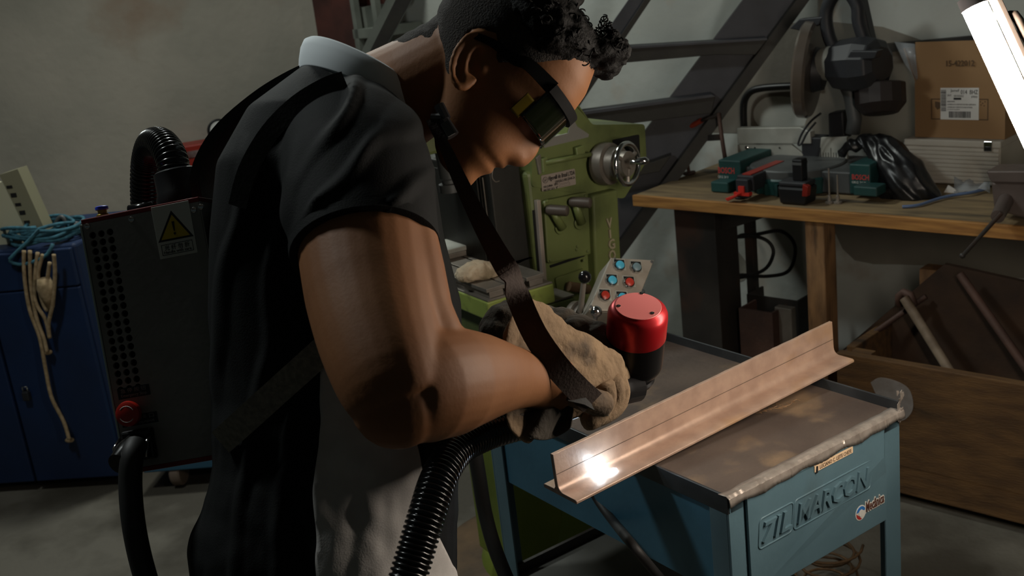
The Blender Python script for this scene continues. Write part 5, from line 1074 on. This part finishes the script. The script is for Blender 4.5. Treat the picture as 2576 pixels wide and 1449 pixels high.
MB().tube([at(1285, 1070, 1.30), at(1370, 1040, 1.335), at(1450, 1010, 1.37), at(1540, 985, 1.415), at(1600, 972, 1.44)], [.019, .019, .0195, .02, .02], 20).build('handle', M['gun_black'], gun, smooth=True)
MB().lathe(at(1470, 1000, 1.385), at(1516, 1180, 1.52)-at(1470, 1000, 1.385), [(0, .014), (.03, .013), (.035, .009)], 18).build('nozzle', M['gun_black'], gun, smooth='auto')
def corrug(pts, r, pitch, amp, name, mt, par):
    P = np.array(catm(pts, 14)); sl = np.concatenate([[0], np.cumsum(np.linalg.norm(np.diff(P, axis=0), axis=1))]); Lh = sl[-1]; n = int(Lh/pitch); s = []; rr = []
    for i in range(n):
        for fr_, da in ((0, -amp), (.2, 0), (.55, 0), (.75, -amp)): s.append((i+fr_)*pitch); rr.append(r+da)
    Q = np.stack([np.interp(s, sl, P[:, k]) for k in range(3)], 1); return MB().tube(list(Q), rr, 18).build(name, mt, par, smooth=True)
corrug([at(*p) for p in [(1300, 1066, 1.305), (1220, 1090, 1.28), (1150, 1130, 1.24), (1105, 1200, 1.2), (1075, 1290, 1.175), (1045, 1390, 1.16), (1020, 1480, 1.15), (1010, 1570, 1.15)]], .0205, .0055, .0028, 'corrugated_hose', M['black_gloss'], gun)
# strap from the shoulder to the gun
sp_ = thing('gun_strap', 'brown webbing strap running from the shoulder buckle down to the laser gun', 'strap', at(1480, 1000, 1.27), WORLD)
SPT = [(1082, 300, 1.25), (1120, 372, 1.245), (1165, 470, 1.24), (1215, 570, 1.235), (1262, 655, 1.23), (1290, 700, 1.23), (1305, 750, 1.225), (1345, 840, 1.22), (1400, 920, 1.225), (1450, 975, 1.245), (1490, 1012, 1.275)]
P = catm([at(*p) for p in SPT], 4); nP = len(P); wd = []
for i in range(nP): t_ = nrm(P[min(i+1, nP-1)]-P[max(i-1, 0)]); s_ = i/(nP-1); wd.append(nrm(np.cross(t_, FWD)*math.cos(.9*math.exp(-((s_-.52)/.07)**2))+FWD*math.sin(.9*math.exp(-((s_-.52)/.07)**2))))
wdt = np.interp(np.linspace(0, 1, nP), [0, .1, .3, .45, .52, .62, 1], [.010, .013, .021, .026, .030, .027, .030])
MB().ribbon(P, np.array(wd), list(wdt), .0022).build('webbing', M['strap_brown'], sp_, smooth='auto')
MB().ribbon([at(1430, 990, 1.25), at(1470, 1000, 1.262), at(1500, 1018, 1.29), at(1530, 1030, 1.34)], UP, .016, .004).build('loop_end', M['strap_black'], sp_, smooth='auto')
bk_ = MB(); 
for (x0, y0), (x1, y1), r in (((1104, 264), (1122, 300), .006), ((1112, 300), (1140, 342), .0075), ((1085, 297), (1112, 297), .005)): bk_.cyl(at(x0, y0, 1.24), at(x1, y1, 1.238), r, n=8)
bk_.build('buckle', M['black_plastic'], sp_, smooth='auto')
MB().ribbon([at(1118, 308, 1.226), at(1136, 340, 1.225)], nrm(RIGHT+UP*.3), .009, .003).build('buckle_tongue', M['tool_grey'], sp_)

# ================================================================== BACKPACK UNIT
TLp, BLp = at(203, 557, 1.335), at(318, 1190, 1.335); bz2 = TLp-BLp; bez = nrm(bz2)
TRp = at(503, 518, 1.318); TRp = TRp-bez*((TRp-TLp)@bez)
bex = nrm(TRp-TLp); BX = Fr(BLp, bex, ez=bez); WB = np.linalg.norm(TRp-TLp); HBx = bz2@bez
bp = thing('backpack_unit', 'dark grey metal laser power unit with warning sticker worn on the man\'s back', 'power unit', BLp, WORLD)
DB = .26
MB(BX).box(.003, WB-.003, .006, DB, .003, HBx-.003).build('case', M['void'], bp)
MB(BX).box(0, WB, .0, DB, HBx-.004, HBx+.002).build('top_plate', M['box_red'], bp, bevel=.001); MB(BX).box(0, WB, .0, DB, -.002, .004).build('bottom_plate', M['box_red'], bp, bevel=.001)
MB(BX).box(-.002, .0006, -.001, DB, .004, HBx-.004).build('edge_strip', M['steel_edge'], bp, bevel=.0005)
MB(BX).box(WB-.0006, WB+.001, 0, DB, .004, HBx-.004).build('right_plate', M['box_grey'], bp)
h0 = BX.p(233, 592, 0); h1 = BX.p(307, 981, 0); NR = 20; dz = (h0[2]-h1[2])/(NR-1); du = (BX.p(277, 586, 0)[0]-h0[0])/2; rh = .0042
gx0, gx1 = h0[0]-du/2, h0[0]+2.5*du; gz1, gz0 = h0[2]+dz/2, h1[2]-dz/2
m = MB(BX); q0_, q1_ = 0.0, .004
for x0, x1, z0, z1 in ((.001, gx0, .004, HBx-.004), (gx1, WB-.001, .004, HBx-.004), (gx0, gx1, gz1, HBx-.004), (gx0, gx1, .004, gz0)): m.box(x0, x1, q0_, q1_, z0, z1)
for i in range(NR):
    for j in range(3):
        cx_, cz_ = h0[0]+j*du, h0[2]-i*dz; sq = []; ci = []
        for k in range(16):
            t = 2*math.pi*k/16+math.pi/4; c_, s_ = math.cos(t), math.sin(t); mx_ = max(abs(c_), abs(s_)); sq.append((cx_+c_/mx_*du/2, cz_+s_/mx_*dz/2)); ci.append((cx_+c_*rh, cz_+s_*rh))
        vs = [(x, q0_, z) for x, z in sq]+[(x, q0_, z) for x, z in ci]+[(x, q1_, z) for x, z in ci]
        m.add(vs, [(k, (k+1) % 16, 16+(k+1) % 16, 16+k) for k in range(16)]+[(16+k, 16+(k+1) % 16, 32+(k+1) % 16, 32+k) for k in range(16)])
sp2 = m.build('perforated_side', M['box_grey'], bp)
for x, y in ((220, 569), (331, 552), (488, 528), (506, 520)): MB(BX).lathe(BX.p(x, y, 0), (0, -1, 0), [(0, .0036), (.001, .0034), (.002, .002)], 12).build('screw', M['chrome'], sp2, smooth='auto')
# warning sticker
a_ = BX.p(378, 523, 0); b_ = BX.p(500, 646, 0); c2 = BX.p(400, 660, 0); u0, u1, z0, z1 = a_[0]+.001, b_[0], c2[2]+.003, a_[2]
stk = MB(BX).box(u0, u1, -.0006, 0, z0, z1).build('warning_sticker', M['sticker_white'], sp2, bevel=.0003)
def bxp(x, y, l): return BX.p(x, y, -l)
ap, al, arr = bxp(431, 529, .0008), bxp(398, 610, .0008), bxp(488, 595, .0008); zb3 = (al[2]+arr[2])/2; uc = (al[0]+arr[0])/2; hwid = (arr[0]-al[0])/2
def tri(sc, l): return [(uc-hwid*sc, -l, zb3+(1-sc)*.012), (uc+hwid*sc, -l, zb3+(1-sc)*.012), (uc, -l, ap[2]-(1-sc)*.026)]
MB(BX).prism(tri(1, .0007), (0, .0002, 0)).build('triangle_border', M['ink'], stk); MB(BX).prism(tri(.80, .0009), (0, .0002, 0)).build('triangle', M['yellow'], stk)
MB(BX).prism([(uc-.0017, -.0011, zb3+.022), (uc+.0017, -.0011, zb3+.022), (uc+.0008, -.0011, zb3+.0105), (uc-.0008, -.0011, zb3+.0105)], (0, .0002, 0)).build('exclamation', M['ink'], stk); MB(BX).lathe((uc, -.0009, zb3+.0075), (0, -1, 0), [(0, .0015), (.0003, .0015)], 12).build('exclamation_dot', M['ink'], stk)
zl0, zl1 = z0+.0035, zb3-.0035; fr3 = MB(BX); ul, ur = u0+.004, u1-.004
for x0, x1, q_, w_ in ((ul, ur, zl1-.0006, zl1), (ul, ur, zl0, zl0+.0006), (ul, ul+.0006, zl0, zl1), (ur-.0006, ur, zl0, zl1)): fr3.box(x0, x1, -.0009, -.0006, q_, w_)
fr3.build('sticker_frame', M['ink'], stk)
hh = zl1-zl0
text('光 纤 勿 折', BX.w((ul+.004, -.0007, zl0+hh*.42)), BX.ex, BX.ez, ur-ul-.008, hh*.48, M['ink'], stk); text('Handle with care', BX.w((ul+.0025, -.0007, zl0+hh*.12)), BX.ex, BX.ez, ur-ul-.005, hh*.26, M['ink'], stk)
# emergency stop, plates, connector and cable
for (x0, y0, x1, y1), s1, s2 in (((298, 988, 378, 996), '急 停 按 钮', 'Emergency Stop'), ((308, 1058, 398, 1066), '光 纤 接 口', 'Laser output')):
    a_ = bxp(x0, y0+10, 0); b_ = bxp(x1, y1-10, 0); pt = MB(BX).box(a_[0], b_[0], -.0005, 0, a_[2]-.004, a_[2]+.009).build('legend_plate', M['black_plastic'], sp2)
    text(s1, BX.w((a_[0]+.004, -.0006, a_[2]+.003)), BX.ex, BX.ez, b_[0]-a_[0]-.008, .005, M['box_grey'], pt); text(s2, BX.w((a_[0]+.004, -.0006, a_[2]-.003)), BX.ex, BX.ez, b_[0]-a_[0]-.008, .0045, M['box_grey'], pt)
ep = bxp(337, 1037, 0); es = MB(BX).lathe(ep, (0, -1, 0), [(0, .010), (.010, .010), (.010, .0145), (.014, .0155), (.018, .0145), (.0195, .011)], 30).build('stop_button', M['estop'], bp, smooth='auto'); es['label'] = 'red emergency stop button'
for k in range(2): MB(BX).tube([ep+np.array([math.cos(t)*.0095, -.0197, math.sin(t)*.0095]) for t in np.linspace(k*3.14+.4, k*3.14+2.4, 10)], .0005, 4).build('turn_arrow', M['sticker_white'], es)
cp_ = bxp(355, 1120, 0); co = MB(BX).box(cp_[0]-.018, cp_[0]+.02, -.012, 0, cp_[2]-.018, cp_[2]+.02).build('socket_flange', M['black_plastic'], bp, bevel=.003)
MB(BX).lathe(cp_+np.array([0, -.01, 0]), (-.25, -1, -.35), [(0, .017), (.02, .0175), (.028, .015), (.04, .0125)], 20).build('plug', M['black_gloss'], co, smooth='auto')
for d_ in (-.019, .018): MB(BX).tube([cp_+np.array([d_, -.012, .012]), cp_+np.array([d_*1.1, -.026, .004]), cp_+np.array([d_, -.03, -.012])], .0022, 6).build('latch_lever', M['chrome'], co, smooth=True)
MB().tube(catm([at(345, 1118, 1.305), at(332, 1150, 1.29), at(328, 1220, 1.285), at(335, 1310, 1.28), at(352, 1400, 1.28), at(380, 1500, 1.28)], 8), [.0135]*41, 14).build('power_cable', M['rubber'], bp, smooth=True)
# blue push fitting, top connector and hose loop
pf = MB(BX).lathe(np.array(BX.p(259, 541, .03)), (0, 0, 1), [(-.012, .008), (.0, .008), (.002, .0055), (.007, .0055)], 14).build('push_fitting', M['brass'], bp, smooth='auto'); MB(BX).lathe(np.array(BX.p(259, 541, .03))+np.array([0, 0, .006]), (0, 0, 1), [(0, .006), (.001, .0078), (.004, .0078), (.005, .006)], 16).build('release_ring', M['blue_cap'], pf, smooth='auto')
MB(BX).tube([BX.p(325, 528, .05), BX.p(385, 518, .05)], .006, 10).build('top_handle', M['black_gloss'], bp, smooth=True)
MB().lathe(at(462, 520, 1.40), at(440, 430, 1.40)-at(462, 520, 1.40), [(0, .029), (.012, .031), (.02, .028), (.045, .027), (.047, .024)], 26).build('hose_connector', M['black_plastic'], bp, smooth='auto')
corrug([at(*p) for p in [(452, 480, 1.40), (441, 440, 1.40), (430, 395, 1.405), (408, 362, 1.43), (384, 362, 1.47), (370, 400, 1.50), (366, 460, 1.515), (368, 530, 1.53), (375, 600, 1.55)]], .0205, .0055, .0028, 'hose_loop', M['black_gloss'], bp)
MB().ribbon(catm([at(*p) for p in [(545, 610, 1.38), (520, 520, 1.38), (512, 440, 1.38), (560, 345, 1.38), (650, 262, 1.38), (740, 205, 1.385), (830, 165, 1.39)]], 5), FWD, .07, .012).build('shoulder_strap', M['strap_black'], bp, smooth='auto')
MB().ribbon(catm([at(x, y, surf(x, y)-.002) for x, y in [(600, 520), (625, 430), (680, 335), (750, 265), (820, 222), (868, 205)]], 5), RIGHT*.62-UP*.78-FWD*.1, .022, .006).build('shoulder_strap', M['strap_black'], bp, smooth='auto')
for pts in ([(545, 612, 1.34), (540, 650, 1.34), (532, 700, 1.34)], [(540, 545, 1.34), (548, 590, 1.34)]): MB().tube([at(*p) for p in pts], .006, 8).build('strap_adjuster', M['black_plastic'], bp, smooth=True)
d0 = surf(800, 890)-.006; Pq = catm([at(x, y, surf(x, y)-.006) for x, y in ((1100, 690), (1040, 720), (970, 760), (905, 800))]+[at(852-296*t, 845+267*t, min(d0+(1.285-d0)*max(0, t-.1)**1.3, surf(852-296*t, 845+267*t)-.007)) for t in np.linspace(0, 1, 7)], 4)
MB().ribbon(Pq, np.array([nrm(RIGHT*.69-UP*.73) for _ in Pq]), [.030]*len(Pq), .0025).build('waist_strap', M['webbing'], bp, smooth='auto')
